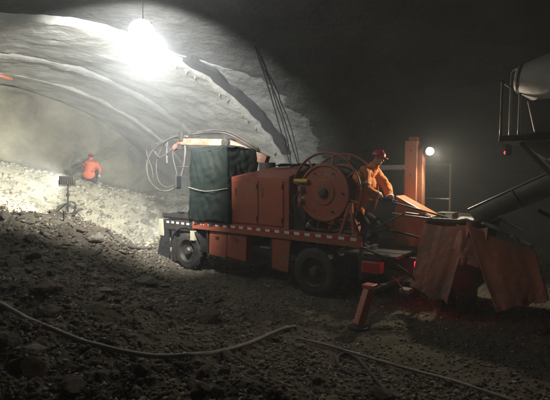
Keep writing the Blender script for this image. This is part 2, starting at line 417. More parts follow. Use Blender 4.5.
ti = lambda X, Y: ((X-1.41)*math.cos(TA)+(Y-9.32)*math.sin(TA), -(X-1.41)*math.sin(TA)+(Y-9.32)*math.cos(TA))
def inside(X, Y):
    v, w = vw(X, Y); return (w > -0.3) & (v < 7.3)
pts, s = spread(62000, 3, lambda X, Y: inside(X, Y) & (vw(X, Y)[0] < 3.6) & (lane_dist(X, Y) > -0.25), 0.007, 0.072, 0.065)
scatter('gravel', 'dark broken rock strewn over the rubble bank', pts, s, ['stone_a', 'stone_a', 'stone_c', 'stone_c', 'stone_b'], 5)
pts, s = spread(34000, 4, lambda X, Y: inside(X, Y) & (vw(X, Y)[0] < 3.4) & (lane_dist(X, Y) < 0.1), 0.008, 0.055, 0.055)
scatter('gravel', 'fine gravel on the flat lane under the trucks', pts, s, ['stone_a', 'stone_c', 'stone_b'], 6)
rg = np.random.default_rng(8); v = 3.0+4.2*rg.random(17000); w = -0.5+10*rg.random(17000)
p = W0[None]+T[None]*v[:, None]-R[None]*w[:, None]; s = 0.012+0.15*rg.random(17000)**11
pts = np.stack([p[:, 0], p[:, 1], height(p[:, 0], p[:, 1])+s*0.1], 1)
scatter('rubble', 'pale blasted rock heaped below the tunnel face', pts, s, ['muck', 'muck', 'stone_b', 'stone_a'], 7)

# ------------------------------------------------------------------ tunnel vault
half = [(-0.95, -1.2), (-0.92, 0.2), (-0.72, 1.2), (-0.32, 2.1), (0.12, 2.85), (0.88, 3.62), (1.75, 4.25), (2.67, 4.77), (3.5, 5.13), (4.35, 5.42), (5.6, 5.70), (7.0, 5.82)]
prof = half+[(14-a, b) for a, b in half[-2::-1]]
prof = [(q.x, q.y) for q in smooth_path([(a, b, 0) for a, b in prof], 10)]
PN = len(prof)
pn = []
for i in range(PN):
    a, b = prof[max(i-1, 0)], prof[min(i+1, PN-1)]; t = Vector((b[0]-a[0], b[1]-a[1])).normalized(); pn.append((t.y, -t.x))
def lining_point(i, v, off, amp=0.0, seed=0.0):
    (w, z), n = prof[i], pn[i]
    if amp:
        q = Vector((w*0.8+seed, z*0.8, v*0.8)); off = off+amp*(noise.noise(q)+0.6*noise.noise(q*2.7)+0.4*noise.noise(q*6.1)+0.22*noise.noise(q*14))
    return from_vw(v, w+n[0]*off, z+n[1]*off)
def sweep(rows, amp, seed, name, mat_, parent, solid=-0.4):
    m = MB(); nr = len(rows)
    vs = [lining_point(i, v, off, a*amp, seed) for (v, off, a) in rows for i in range(PN)]
    fs = [(r*PN+i, r*PN+i+1, (r+1)*PN+i+1, (r+1)*PN+i) for r in range(nr-1) for i in range(PN-1)]
    m.add(vs, fs)
    me = bpy.data.meshes.new(name); me.from_pydata(m.v, [], m.f); me.materials.append(M[mat_])
    me.polygons.foreach_set('use_smooth', [True]*len(me.polygons)); me.set_sharp_from_angle(angle=math.radians(50))
    o = bpy.data.objects.new(name, me); COL.objects.link(o); o.parent = parent; return o
tunnel = empty('tunnel', from_vw(0, 7, 0)*0.0)
tag(tunnel, 'grey sprayed-concrete tunnel vault stepping down to the rock face behind the truck', 'tunnel')
sweep([(v, 0, 1) for v in np.arange(-15, 0.01, 0.13)]+[(0.02, -0.3, 0)], 0.055, 1.0, 'near_lining', 'shaded_lining', tunnel)  # whole near vault in the darkened, shaded colour
def lit_layer():  # pale ragged layer paints the lamplit part of the right wall
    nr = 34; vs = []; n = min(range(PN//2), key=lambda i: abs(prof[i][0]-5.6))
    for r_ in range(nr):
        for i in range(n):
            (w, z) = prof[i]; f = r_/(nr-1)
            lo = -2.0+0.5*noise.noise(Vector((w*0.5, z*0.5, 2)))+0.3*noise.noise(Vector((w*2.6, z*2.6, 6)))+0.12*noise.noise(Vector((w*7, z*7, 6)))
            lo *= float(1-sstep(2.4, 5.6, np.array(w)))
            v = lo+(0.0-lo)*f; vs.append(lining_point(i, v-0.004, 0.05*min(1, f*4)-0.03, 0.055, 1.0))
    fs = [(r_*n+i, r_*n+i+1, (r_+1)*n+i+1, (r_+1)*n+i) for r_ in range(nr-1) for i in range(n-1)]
    return MB().add(vs, fs).build('lit_layer', 'shotcrete', tunnel, smooth=True)
lit_layer()
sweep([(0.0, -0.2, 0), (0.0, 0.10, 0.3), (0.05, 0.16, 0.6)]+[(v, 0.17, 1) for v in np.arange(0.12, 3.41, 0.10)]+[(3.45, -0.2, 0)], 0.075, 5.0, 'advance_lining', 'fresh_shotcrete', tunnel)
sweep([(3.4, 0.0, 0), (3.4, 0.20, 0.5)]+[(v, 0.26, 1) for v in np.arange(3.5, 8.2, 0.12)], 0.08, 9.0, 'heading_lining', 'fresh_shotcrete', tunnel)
# the face itself: rough, slightly dished
def face_fn(u, t):
    i = min(int(u*(PN-1)), PN-1); (w, z), n = prof[i], pn[i]; w += n[0]*0.3; z += n[1]*0.3
    w2, z2 = 7+(w-7)*t, 1.0+(z-1.0)*t
    q = Vector((w2*0.55, z2*0.55, 3)); d = 0.35*noise.noise(q)+0.16*noise.noise(q*2.3)+0.07*noise.noise(q*5.1)+0.03*noise.noise(q*11)
    return from_vw(7.5+0.35*(1-t)+d*(1 if t < 0.97 else 0.4), w2, z2)
o = MB().grid(face_fn, 220, 70).build('rock_face', 'face_rock', tunnel, smooth=True)
# steel ribs in the heading
def rib(v, off, width, depth, name, mat_, i0=0, i1=PN-1, lump=0.0):
    m = MB(); ring = []
    for i in range(i0, i1+1):
        (w, z), n = prof[i], pn[i]
        for dv, do in ((0, 0), (width, 0), (width, depth), (0, depth)):
            e = lump*noise.noise(Vector((w*2.1, z*2.1, dv*9+v))) if lump else 0
            ring.append(from_vw(v+dv+e, w+n[0]*(off+do), z+n[1]*(off+do)))
    k = i1-i0+1; fs = [(r*4+a, r*4+(a+1) % 4, (r+1)*4+(a+1) % 4, (r+1)*4+a) for r in range(k-1) for a in range(4)]
    fs += [(3, 2, 1, 0), tuple((k-1)*4+a for a in range(4))]
    return m.add(ring, fs).build(name, mat_, tunnel)
rib(5.4, 0.20, 0.16, 0.14, 'arch_rib', 'fresh_shotcrete')
def idx_w(w, right=True):
    return min(range(PN//2+1), key=lambda i: abs(prof[i][0]-w))
strip = rib(-0.42, -0.04, 0.38, 0.16, 'shadow_strip', 'black_and_shade', idx_w(0.45), idx_w(4.9), 0.14)  # modelled dark band in place of the shadow beside the step
strip['label'] = 'dark ragged strip standing in for shadow along the step of the vault'
for w in np.arange(0.55, 5.4, 0.34):
    i = idx_w(w); c = lining_point(i, 0.20, 0.20); n = pn[i]; nv = from_vw(0, n[0], n[1])-from_vw(0, 0, 0)
    if random.random() < 0.3: continue
    b = MB().lathe([(0.075, -0.07), (0.075, 0.0), (0.03, 0.004), (0.03, 0.05), (0.012, 0.05), (0.012, 0.09), (0.003, 0.09)], c, nv, 10).build('bolt_plate', 'rib_steel', tunnel)
# cables leaning down the right wall
def lining_hit(px, py, gap):
    for Y in np.arange(6, 19, 0.03):
        p = at(px, py, Y); v, w = vw(p.x, p.y)
        i = idx_w(min(w, 7)); 
        zt = np.interp(min(w, 14-w), [q[0] for q in prof[15:PN//2+1]], [q[1] for q in prof[15:PN//2+1]])
        if w < 7 and p.z > zt-gap: return p
    return p
for pa, pb, pc, lab in (((255, 47), (272, 100), (291, 168), 'dark cable hanging down the right vault wall, upper of a pair'), ((258, 58), (279, 104), (299, 168), 'dark cable hanging down the right vault wall, lower of a pair')):
    A_, B_ = lining_hit(*pa, 0.05), lining_hit(*pc, 0.10); C_ = lining_hit(*pb, 0.16)
    tag(MB().tube(smooth_path([A_, C_, B_], 12), 0.022, 8).build('hanging_cable', 'black_and_shade', None, smooth=True), lab, 'cable', 'cables on the vault wall')
# orange pipe end on the heading at the far side
pp = [at(-6, 74, 12.6), at(12, 79, 13.0)]
tag(MB().tube([pp[0], pp[1]], 0.06, 10).build('grout_pipe', 'orange_paint', None, smooth=True), 'short orange pipe sticking out under the vault crown', 'pipe')

# ------------------------------------------------------------------ floodlight under the crown
def spot(name, loc, aim, watts, angle, blend, color, radius, parent):
    l = bpy.data.lights.new(name, 'SPOT'); l.energy = watts; l.spot_size = math.radians(angle); l.spot_blend = blend; l.color = color; l.shadow_soft_size = radius
    o = bpy.data.objects.new(name, l); COL.objects.link(o); o.location = loc
    o.rotation_euler = (Vector(aim)-Vector(loc)).to_track_quat('-Z', 'Y').to_euler(); o.parent = parent; return o
LP = at(141, 30, 7.3)
fl = empty('floodlight', LP); tag(fl, 'glaring white floodlight hung under the tunnel crown', 'floodlight')
MB().box((0, 0.12, 0.0), (0.26, 0.05, 0.22)).build('housing', 'dark_steel', fl, bevel=0.02)
for k in range(4): MB().box((-0.09+0.06*k, 0.163, 0.0), (0.015, 0.035, 0.18)).build('cooling_fin', 'dark_steel', fl)
MB().ell((0, 0.0, 0.0), (0.21, 0.09, 0.18), None, 28, 14).build('lens', 'lamp_flood', fl, smooth=True)
MB().tube([(-0.14, 0.12, 0.0), (-0.14, 0.12, 0.15), (0.14, 0.12, 0.15), (0.14, 0.12, 0.0)], 0.018, 8).build('bracket', 'dark_steel', fl)
MB().cyl((0, 0.12, 0.145), (0, 0.12, 1.2), 0.008).build('hanger', 'dark_steel', fl)
spot('flood_beam', (0.0, 0.30, -0.02), (-1.2, 4.2, -0.95), FLOOD_W, 112, 0.7, (1.0, 0.985, 0.95), 0.10, fl)
sl = bpy.data.lights.new('flood_spill', 'POINT'); sl.energy = SPILL_W; sl.color = (1.0, 0.985, 0.95); sl.shadow_soft_size = 0.10
slo = bpy.data.objects.new('flood_spill', sl); COL.objects.link(slo); slo.parent = fl; slo.location = (0.0, -0.22, 0.0)

# ------------------------------------------------------------------ tripod floodlight on the bank
def tripod(px, py_foot):
    g = ground_at(px, py_foot); t = empty('tripod_lamp', g, math.radians(18))
    tag(t, 'dark floodlight panel on a thin stand, seen from behind before the pale muck heap', 'work light')
    k = g.y/FPX; H = 36*k
    MB().cyl((0, 0, 0.1), (0.02, 0, H-0.08), 0.022, 0.016, 10).build('pole', 'dark_steel', t)
    MB().cyl((0.008, 0, H*0.55), (0.008, 0, H*0.64), 0.036).build('clamp', 'dark_steel', t)
    for a in (0.4, 2.5, 4.6):
        x, y = 0.34*math.cos(a), 0.34*math.sin(a); zz = hz(g.x+x, g.y+y)-g.z
        MB().bar((0, 0, 0.34), (x, y, zz+0.01), 0.026, 0.014).build('leg', 'dark_steel', t)
    p = MB().box((0, 0.0, H), (0.34, 0.07, 0.22)).build('lamp_panel', 'dark_steel', t, bevel=0.01)
    for j in range(7): MB().box((-0.138+0.046*j, -0.05, H), (0.012, 0.035, 0.18)).build('cooling_fin', 'dark_steel', p)
    MB().box((0, 0.038, H), (0.30, 0.006, 0.17)).build('lens', 'lamp_warm', p)
    MB().tube([(-0.18, 0, H), (-0.18, 0, H-0.13), (0.18, 0, H-0.13), (0.18, 0, H)], 0.012, 8).build('yoke', 'dark_steel', t)
    MB().bar((0.2, 0, H), (0.28, 0, H+0.02), 0.05, 0.03).build('switch_box', 'dark_steel', t)
    spot('tripod_beam', (0, 0.10, H), (-3.2, 2.4, H-0.25), TRIPOD_W, 92, 0.6, (1.0, 0.95, 0.79), 0.08, t)
    return t, k
tl, k_ = tripod(68, 217)
g = ground_at(72, 214); ring = []
for a in range(40):
    t = 2*math.pi*a/40; ring.append(g+Vector((0.15*math.cos(t), -0.05+0.05*math.sin(2*t), 0.19+0.20*math.sin(t))))
tag(MB().tube(ring, 0.03, 8, True).build('cable_coil', 'rubber', None, smooth=True), 'black coil of cable leaning at the foot of the tripod lamp', 'cable coil')
tag(MB().tube(smooth_path([ground_at(74, 217)+Vector((0, 0, 0.06)), ground_at(82, 214)+Vector((0, 0, 0.16)), ground_at(88, 215)+Vector((0, 0, 0.05))], 6), 0.035, 8).build('pipe_stub', 'dark_steel', None), 'short dark pipe lying beside the tripod lamp', 'pipe')

# ------------------------------------------------------------------ shotcrete truck (x forward, y towards the camera, z up)
TR = empty('spraying_truck', TRUCK_O, TA)
tag(TR, 'red shotcrete spraying truck with tarp-wrapped cab, hose reel and long boom', 'truck')
P = TR
ch = MB().bb(-2.0, 4.7, 0.36, 0.48, 0.62, 0.88).bb(-2.0, 4.7, -0.48, -0.36, 0.62, 0.88)
for x in (-1.8, -0.6, 0.9, 2.2, 3.2, 4.5): ch.bb(x, x+0.1, -0.359, 0.359, 0.66, 0.84)
ch.build('chassis', 'dark_steel', P, bevel=0.008)
MB().cyl((-0.05, -0.95, 0.48), (-0.05, 0.95, 0.48), 0.09).ell((-0.05, 0, 0.48), (0.22, 0.2, 0.2)).build('axle', 'dark_steel', P)
MB().cyl((3.75, -0.95, 0.48), (3.75, 0.95, 0.48), 0.07).build('axle', 'dark_steel', P)
def wheel(x, y, side):
    h = MB().lathe([(0.10, -0.04), (0.10, 0.05), (0.075, 0.09), (0.02, 0.095)], (x, y+side*0.06, 0.48), (0, side, 0), 18).build('wheel', 'steel', P)
    pr = [(0.30, -0.13), (0.40, -0.145), (0.455, -0.125), (0.485, -0.09), (0.49, 0.0), (0.485, 0.09), (0.455, 0.125), (0.40, 0.145), (0.30, 0.13)]
    t = MB().lathe(pr, (x, y, 0.48), (0, side, 0), 48, caps=False)
    for a in range(32):
        th = 2*math.pi*a/32; c = Vector((x+0.488*math.cos(th), y, 0.48+0.488*math.sin(th)))
        rot = Matrix.Rotation(-th, 3, 'Y'); t.box(c+Vector((0, 0.05*(1 if a % 2 else -1), 0)), (0.03, 0.14, 0.055), rot)
    t.build('tyre', 'rubber', h, smooth=True, angle=35)
    r = MB().lathe([(0.305, -0.12), (0.315, 0.135), (0.295, 0.14), (0.27, 0.11), (0.25, 0.05), (0.12, 0.03), (0.10, 0.05), (0.01, 0.05)], (x, y, 0.48), (0, side, 0), 32, caps=False)
    for a in range(8):
        th = 2*math.pi*a/8; c = Vector((x+0.17*math.cos(th), y, 0.48+0.17*math.sin(th))); r.cyl(c+Vector((0, side*0.03, 0)), c+Vector((0, side*0.075, 0)), 0.018, n=6)
    r.build('rim', 'dark_steel', h, smooth=True, angle=35)
for x in (3.75, -0.05):
    wheel(x, 0.99, 1); wheel(x, -0.99, -1)
wheel(-0.05, 0.62, -1); wheel(-0.05, -0.62, 1)
# deck and side rail with reflective tape
MB().bb(-0.55, 3.45, -1.12, 1.12, 1.10, 1.19).build('deck', 'dark_steel', P, bevel=0.006)
rail = MB().bb(-1.12, 3.5, 1.125, 1.16, 1.08, 1.285).build('side_rail', 'red_paint', P, bevel=0.004)
MB().bb(-1.12, 3.5, -1.16, -1.125, 1.08, 1.285).build('side_rail', 'red_paint', P, bevel=0.004)
x = 3.44; k = 0
while x > -1.05:
    MB().bb(x-0.125, x, 1.1605, 1.166, 1.195, 1.25).build('reflector', 'white_reflector', rail)
    MB().bb(x-0.245, x-0.13, 1.1605, 1.165, 1.197, 1.248).build('reflector', 'red_reflector', rail)
    x -= 0.255
# front fender with tray, bumper, headlamps
MB().hexa([(3.42, 0.55, 0.98), (4.85, 0.55, 0.98), (4.85, 1.15, 0.98), (3.42, 1.15, 0.98), (3.42, 0.55, 1.26), (4.78, 0.55, 1.22), (4.78, 1.15, 1.22), (3.42, 1.15, 1.26)]).build('front_fender', 'dark_steel', P, bevel=0.02)
MB().hexa([(3.42, -1.15, 0.98), (4.85, -1.15, 0.98), (4.85, -0.55, 0.98), (3.42, -0.55, 0.98), (3.42, -1.15, 1.26), (4.78, -1.15, 1.22), (4.78, -0.55, 1.22), (3.42, -0.55, 1.26)]).build('front_fender', 'dark_steel', P, bevel=0.02)
arch = MB()
for a in range(13):
    t0, t1 = math.pi*(0.02+0.96*a/13), math.pi*(0.02+0.96*(a+1)/13); rr = 0.60
    c0 = Vector((3.75+rr*math.cos(t0), 0, 0.48+rr*math.sin(t0))); c1 = Vector((3.75+rr*math.cos(t1), 0, 0.48+rr*math.sin(t1)))
    u0, u1 = Vector((math.cos(t0), 0, math.sin(t0)))*0.03, Vector((math.cos(t1), 0, math.sin(t1)))*0.03
    Y0, Y1 = Vector((0, 0.80, 0)), Vector((0, 1.175, 0))
    arch.hexa([c0+Y0, c1+Y0, c1+Y1, c0+Y1, c0+Y0+u0, c1+Y0+u1, c1+Y1+u1, c0+Y1+u0])
arch.build('wheel_arch', 'dark_steel', P)
MB().hexa([(4.62, 1.152, 0.80), (4.87, 1.152, 0.80), (4.87, 1.175, 0.80), (4.62, 1.175, 0.80), (4.66, 1.152, 1.24), (4.82, 1.152, 1.24), (4.82, 1.175, 1.24), (4.66, 1.175, 1.24)]).build('corner_panel', 'cream_paint', P, bevel=0.006)
MB().bb(4.6, 4.85, -1.15, 1.15, 0.60, 0.94).build('bumper', 'cream_paint', P, bevel=0.03)
tray = MB().bb(3.56, 4.72, 0.62, 1.10, 1.262, 1.30)
for q in ((3.56, 4.72, 1.08, 1.12), (3.56, 4.72, 0.60, 0.64)): tray.bb(*q, 1.302, 1.40)
tray.bb(4.70, 4.74, 0.60, 1.12, 1.302, 1.38).build('tool_tray', 'dark_steel', P, bevel=0.006)
for j in range(5): MB().bb(3.62+0.2*j, 3.72+0.2*j, 1.151, 1.157, 1.15, 1.20).build('reflector', 'white_reflector', P)
MB().bb(3.40, 3.56, 1.10, 1.18, 0.78, 1.02).build('marker_plate', 'cream_paint', P, bevel=0.006)
for y in (0.86, -0.86):
    h = MB().lathe([(0.02, -0.12), (0.10, -0.06), (0.11, 0.0), (0.10, 0.02)], (4.86, y, 0.80), (1, 0, 0), 18).build('headlamp', 'dark_steel', P)
    MB().lathe([(0.09, 0.021), (0.07, 0.035), (0.005, 0.04)], (4.86, y, 0.80), (1, 0, 0), 18).build('lens', 'lamp_warm', h)
    spot('headlamp_beam', (4.95, y, 0.80), (7.6, y+0.55, 1.25), HEAD_W, 85, 0.8, (1.0, 0.94, 0.76), 0.06, P)
# dark flap and front jack leg by the front wheel
MB().hexa([(4.42, 1.12, 0.02), (4.92, 1.20, 0.02), (4.92, 1.23, 0.02), (4.42, 1.15, 0.02), (4.46, 1.12, 0.98), (4.72, 1.12, 0.98), (4.72, 1.15, 0.98), (4.46, 1.15, 0.98)]).build('mud_flap', 'black_and_shade', P)
MB().bb(4.2, 4.34, 1.0, 1.14, 0.16, 0.96).bb(4.1, 4.44, 0.95, 1.2, 0.005, 0.06).cyl((4.27, 1.07, 0.06), (4.27, 1.07, 0.2), 0.04).build('jack_leg', 'dark_steel', P, bevel=0.008)
# cab wrapped in tarp
def tarp_fn(u, t):
    # u runs round the four sides, t from the hem up; the top is a second patch
    per = [(3.52, 1.17), (2.24, 1.19), (2.22, 0.16), (3.50, 0.14)]
    s = u*4 % 4; i = int(s) % 4; f = s-int(s); a, b = per[i], per[(i+1) % 4]
    x, y = a[0]+(b[0]-a[0])*f, a[1]+(b[1]-a[1])*f
    z = 1.30+t*1.74
    cx, cy = 2.87, 0.66; out = Vector((x-cx, y-cy, 0)).normalized()
    fold = 0.055*noise.noise(Vector((u*16, t*2.2, 1)))+0.045*noise.noise(Vector((u*34+t*5, t*4, 4)))+0.03*noise.noise(Vector((u*20-t*6, t*11, 8)))+0.012*noise.noise(Vector((u*60, t*24, 3)))
    hem = 0.10*(1-t)**3*(0.6+noise.noise(Vector((u*22, 0, 2))))
    z += 0.05*(1-t)*noise.noise(Vector((u*9, 3, 3)))+(0.05*math.sin(f*math.pi)*-t)+0.02*noise.noise(Vector((u*14, 6, 3)))*t
    shrink = 1-0.03*max(t-0.9, 0)*10
    return Vector((cx+(x-cx)*shrink, cy+(y-cy)*shrink, z))+out*(fold+hem)
m = MB().grid(tarp_fn, 160, 44)
def top_fn(u, t):
    x, y = 3.50-1.26*u, 1.15-0.98*t
    e = min(u, 1-u, t, 1-t); z = 3.03+0.05*min(e*6, 1)+0.05*noise.noise(Vector((x*4, y*4, 1)))+0.02*noise.noise(Vector((x*11, y*11, 5)))-0.05*math.sin(u*math.pi)*(1-min(e*6, 1))
    return Vector((x, y, z))
m.grid(top_fn, 30, 24)
cab = m.build('cab_tarp', 'tarp', P, smooth=True, solid=0.012); cab['label'] = 'dark green tarpaulin wrapped round the cab'
MB().bb(2.34, 3.42, 0.28, 1.06, 1.195, 2.94).build('cab', 'red_paint', P, bevel=0.03)
MB().tube(smooth_path([(3.56, 1.21, 2.1), (2.9, 1.26, 2.02), (2.19, 1.23, 2.1)], 8), 0.008, 6).build('lashing_rope', 'rope', P)
# mirror and cab handrail at the front
mi = MB().bb(3.88, 3.98, 1.16, 1.34, 2.06, 2.40).build('mirror', 'dark_steel', P, bevel=0.03)
MB().bb(3.872, 3.879, 1.18, 1.32, 2.09, 2.37).build('mirror_glass', 'glass', mi)
MB().tube([(3.5, 1.1, 2.6), (3.9, 1.25, 2.6), (3.93, 1.25, 2.3)], 0.016, 8).tube([(3.5, 1.1, 1.9), (3.9, 1.24, 1.95), (3.93, 1.25, 2.1)], 0.014, 8).build('mirror_arm', 'dark_steel', mi)
# engine housing
HX0, HX1 = 0.56, 2.20
MB().hexa([(HX0, -1.0, 1.195), (HX1, -1.0, 1.195), (HX1, 1.10, 1.195), (HX0, 1.10, 1.195), (HX0, -1.0, 2.36), (HX1, -1.0, 2.36), (HX1, 1.10, 2.36), (HX0, 1.10, 2.36)]).build('housing', 'red_paint', P, bevel=0.015)
MB().hexa([(HX0, -0.98, 2.362), (HX1, -0.98, 2.362), (HX1, 1.08, 2.362), (HX0, 1.08, 2.362), (HX0+0.05, -0.5, 2.58), (1.62, -0.5, 2.58), (1.62, 0.3, 2.58), (HX0+0.05, 0.3, 2.58)]).build('roof', 'red_paint', P, bevel=0.012)
for a, b in ((HX0+0.14, 1.36), (1.39, HX1-0.06)):
    pnl = MB().bb(a, b, 1.10, 1.122, 1.33, 2.28).build('access_panel', 'red_paint', P, bevel=0.006)
    MB().bb(a+0.10, b-0.10, 1.1225, 1.128, 1.72, 1.76).build('rib', 'red_paint', pnl, bevel=0.002)
    MB().tube([(b-0.12, 1.122, 1.95), (b-0.12, 1.16, 1.95), (b-0.12, 1.16, 2.1), (b-0.12, 1.122, 2.1)], 0.01, 6).build('handle', 'steel', pnl)
    for z in (1.45, 2.15): MB().cyl((a+0.02, 1.13, z-0.05), (a+0.02, 1.13, z+0.05), 0.014, n=8).build('hinge', 'dark_steel', pnl)
# sheet lying on the roof, dark
def cover_fn(u, t):
    x, y = 1.55-0.95*u, 0.35-0.9*t
    return Vector((x, y, 2.60+0.05*noise.noise(Vector((x*5, y*5, 2)))+0.03*noise.noise(Vector((x*13, y*13, 2)))+0.03))
MB().grid(cover_fn, 30, 24).build('roof_cover', 'tarp', P, smooth=True, solid=0.01)
# tool boxes and panels below the deck
for a, b, lab in ((2.36, 2.94, 0), (1.74, 2.34, 1)):
    bx = MB().hexa([(a, 0.62, 0.46), (b, 0.62, 0.50), (b, 1.13, 0.50), (a, 1.13, 0.46), (a, 0.62, 1.06), (b, 0.62, 1.06), (b, 1.10, 1.06), (a, 1.10, 1.06)]).build('tool_box', 'red_paint', P, bevel=0.012)
    MB().bb((a+b)/2-0.05, (a+b)/2+0.05, 1.125, 1.145, 0.92, 0.96).build('latch', 'steel', bx)
MB().hexa([(0.56, 1.06, 0.40), (0.98, 1.06, 0.42), (0.98, 1.13, 0.42), (0.56, 1.13, 0.38), (0.50, 1.06, 1.06), (0.98, 1.06, 1.06), (0.98, 1.13, 1.06), (0.50, 1.13, 1.06)]).build('side_panel', 'red_paint', P, bevel=0.008)
MB().cyl((1.1, 0.75, 0.72), (1.7, 0.75, 0.72), 0.22, n=24).build('air_tank', 'dark_steel', P, smooth=True, angle=40)
for x in (1.0, 3.0): MB().bb(x, x+0.06, 0.6, 1.1, 0.5, 1.09).build('bracket', 'dark_steel', P)
MB().bb(1.15, 1.42, 1.00, 1.01, 0.80, 0.84).build('pipe_clip', 'bright_steel', P)
# fittings between housing and reel
MB().bb(0.22, 0.50, 0.2, 1.0, 1.195, 1.75).build('valve_block', 'dark_steel', P, bevel=0.01)
MB().cyl((0.12, 1.06, 2.28), (0.44, 1.06, 2.28), 0.045, n=12).build('grease_cap', 'yellow_paint', P)
for z, r in ((2.14, 0.06), (1.90, 0.065)):
    MB().lathe([(0.03, -0.05), (r, -0.03), (r, 0.03), (0.04, 0.05), (0.04, 0.13), (0.005, 0.13)], (0.28, 1.0, z), (0, 1, 0), 14).build('valve', 'bright_steel', P)
MB().tube(smooth_path([(0.3, 1.0, 2.1), (0.42, 1.12, 1.9), (0.34, 1.1, 1.6), (0.2, 1.0, 1.4)], 6), 0.022, 8).build('valve_hose', 'rubber', P, smooth=True)
MB().bb(0.30, 0.46, 0.2, 0.95, 1.752, 2.3).build('post', 'red_paint', P, bevel=0.01)
# hose reel: near disc, wound hose, two spoked hoops
RC = Vector((-0.22, 0, 2.06))
reel = MB().lathe([(0.56, 0.0), (0.58, 0.03), (0.56, 0.05), (0.30, 0.06), (0.30, 0.70), (0.56, 0.71), (0.575, 0.735), (0.56, 0.765), (0.52, 0.765), (0.50, 0.735), (0.26, 0.735), (0.24, 0.755), (0.13, 0.755)], RC+Vector((0, 0.28, 0)), (0, 1, 0), 48).build('hose_reel', 'red_paint', P, smooth=True, angle=30)
wound = MB()
for layer, rr in enumerate((0.36, 0.43, 0.50)):
    pts = []
    for a in range(9*26):
        t = 2*math.pi*a/26; pts.append(RC+Vector((rr*math.cos(t), 0.36+0.62*(a/(9*26)), rr*math.sin(t))))
    wound.tube(pts, 0.036, 7)
wound.build('wound_hose', 'rubber', reel, smooth=True)
for y in (0.97, 0.30):
    for k in range(2 if y < 1 else 1):
        pts = [RC+Vector((0.78*math.cos(2*math.pi*a/56), y-0.05*k, 0.78*math.sin(2*math.pi*a/56))) for a in range(56)]
        h = MB().tube(pts, 0.018, 8, True).build('reel_hoop', 'red_paint', reel, smooth=True)
    for a in range(8):
        t = 2*math.pi*(a+0.3)/8; d = Vector((math.cos(t), 0, math.sin(t)))
        MB().tube([RC+d*(0.52 if y > 0.5 else 0.30)+Vector((0, y, 0)), RC+d*0.78+Vector((0, y, 0))], 0.017, 8).build('spoke', 'red_paint', reel)
for a in range(6):
    t = 2*math.pi*a/6; d = Vector((math.cos(t), 0, math.sin(t)))
    MB().cyl(RC+d*0.42+Vector((0, 1.03, 0)), RC+d*0.42+Vector((0, 1.045, 0)), 0.02, n=6).build('bolt', 'dark_steel', reel)
MB().lathe([(0.10, 0), (0.10, 0.05), (0.05, 0.07), (0.01, 0.07)], RC+Vector((0, 1.03, 0)), (0, 1, 0), 16).build('hub', 'dark_steel', reel)
for y in (0.20, 0.14):
    MB().bar((-0.22, y, 2.06), (0.22, y, 1.2), 0.06, 0.06).bar((-0.22, y, 2.06), (-0.58, y, 1.2), 0.06, 0.06).build('reel_stand', 'red_paint', P)
MB().tube(smooth_path([(0.02, 0.9, 1.56), (0.1, 1.08, 1.42), (-0.1, 1.12, 1.33), (-0.4, 1.02, 1.32)], 6), 0.035, 8).build('reel_hose', 'rubber', P, smooth=True)
MB().tube(smooth_path([(0.02, 1.11, 1.36), (0.06, 1.13, 1.44), (0.10, 1.13, 1.36)], 6), 0.02, 8).build('shackle', 'bright_steel', P, smooth=True)
# rear step platform, rails, tail
MB().bb(-1.75, -0.56, -0.95, 1.10, 0.93, 0.98).build('platform', 'dark_steel', P, bevel=0.005)
MB().bar((-0.60, 1.06, 1.2), (-0.78, 0.98, 1.88), 0.07, 0.05).bar((-0.92, 1.06, 1.2), (-0.80, 0.98, 1.88), 0.06, 0.05).build('stanchion', 'red_paint', P)
MB().bar((-1.02, 1.10, 1.25), (-1.30, 0.9, 1.62), 0.045, 0.045).bar((-1.30, 0.9, 1.62), (-1.62, 0.72, 1.30), 0.04, 0.04).build('stanchion', 'dark_steel', P)
MB().bb(-1.42, -1.04, 0.92, 1.16, 0.86, 0.925).build('step', 'dark_steel', P)
tb = MB().bb(-1.50, -1.14, 1.02, 1.20, 0.66, 0.86).build('tail_box', 'bright_red', P, bevel=0.01)
MB().bb(-1.49, -1.16, 1.2005, 1.207, 0.69, 0.83).build('tail_reflector', 'red_reflector', tb)
MB().bb(-1.14, -1.08, 0.5, 1.18, 0.50, 1.07).build('mud_guard', 'rubber', P)
MB().tube(smooth_path([(-1.1, 1.15, 1.1), (-1.6, 1.05, 0.9), (-2.0, 0.9, 0.6), (-2.1, 0.9, 0.3)], 8), 0.022, 8).tube(smooth_path([(-1.0, 1.1, 1.3), (-1.5, 1.0, 1.42), (-2.0, 0.7, 1.30)], 8), 0.02, 8).build('hydraulic_hose', 'rubber', P, smooth=True)
MB().tube([(-1.2, 1.0, 0.95), (-1.75, 1.05, 0.55), (-2.15, 1.1, 0.1)], 0.014, 6).build('stay_bar', 'steel', P)
MB().bb(-1.98, -1.80, 0.86, 1.06, 0.36, 0.42).build('plate', 'bright_steel', P)
# rear outrigger
og = MB().bb(-1.74, -1.66, 0.3, 1.93, 0.50, 0.58).build('outrigger', 'black_and_shade', P, bevel=0.01)
MB().bar((-1.70, 2.00, 0.62), (-1.60, 2.17, 0.05), 0.15, 0.13).build('jack_leg', 'bright_red', og, bevel=0.012)
MB().box((-1.70, 1.995, 0.65), (0.19, 0.18, 0.06)).build('leg_cap', 'bright_red', og, bevel=0.01)
MB().lathe([(0.16, 0), (0.16, 0.03), (0.06, 0.06), (0.04, 0.09)], (-1.60, 2.17, 0.0), (0, 0, 1), 18).build('foot', 'dark_steel', og)
og2 = MB().bb(-1.62, -1.44, -1.9, -0.3, 0.56, 0.72).build('outrigger', 'red_paint', P, bevel=0.01)
MB().bar((-1.53, -1.85, 0.66), (-1.58, -1.95, 0.02), 0.14, 0.14).build('jack_leg', 'red_paint', og2, bevel=0.012)
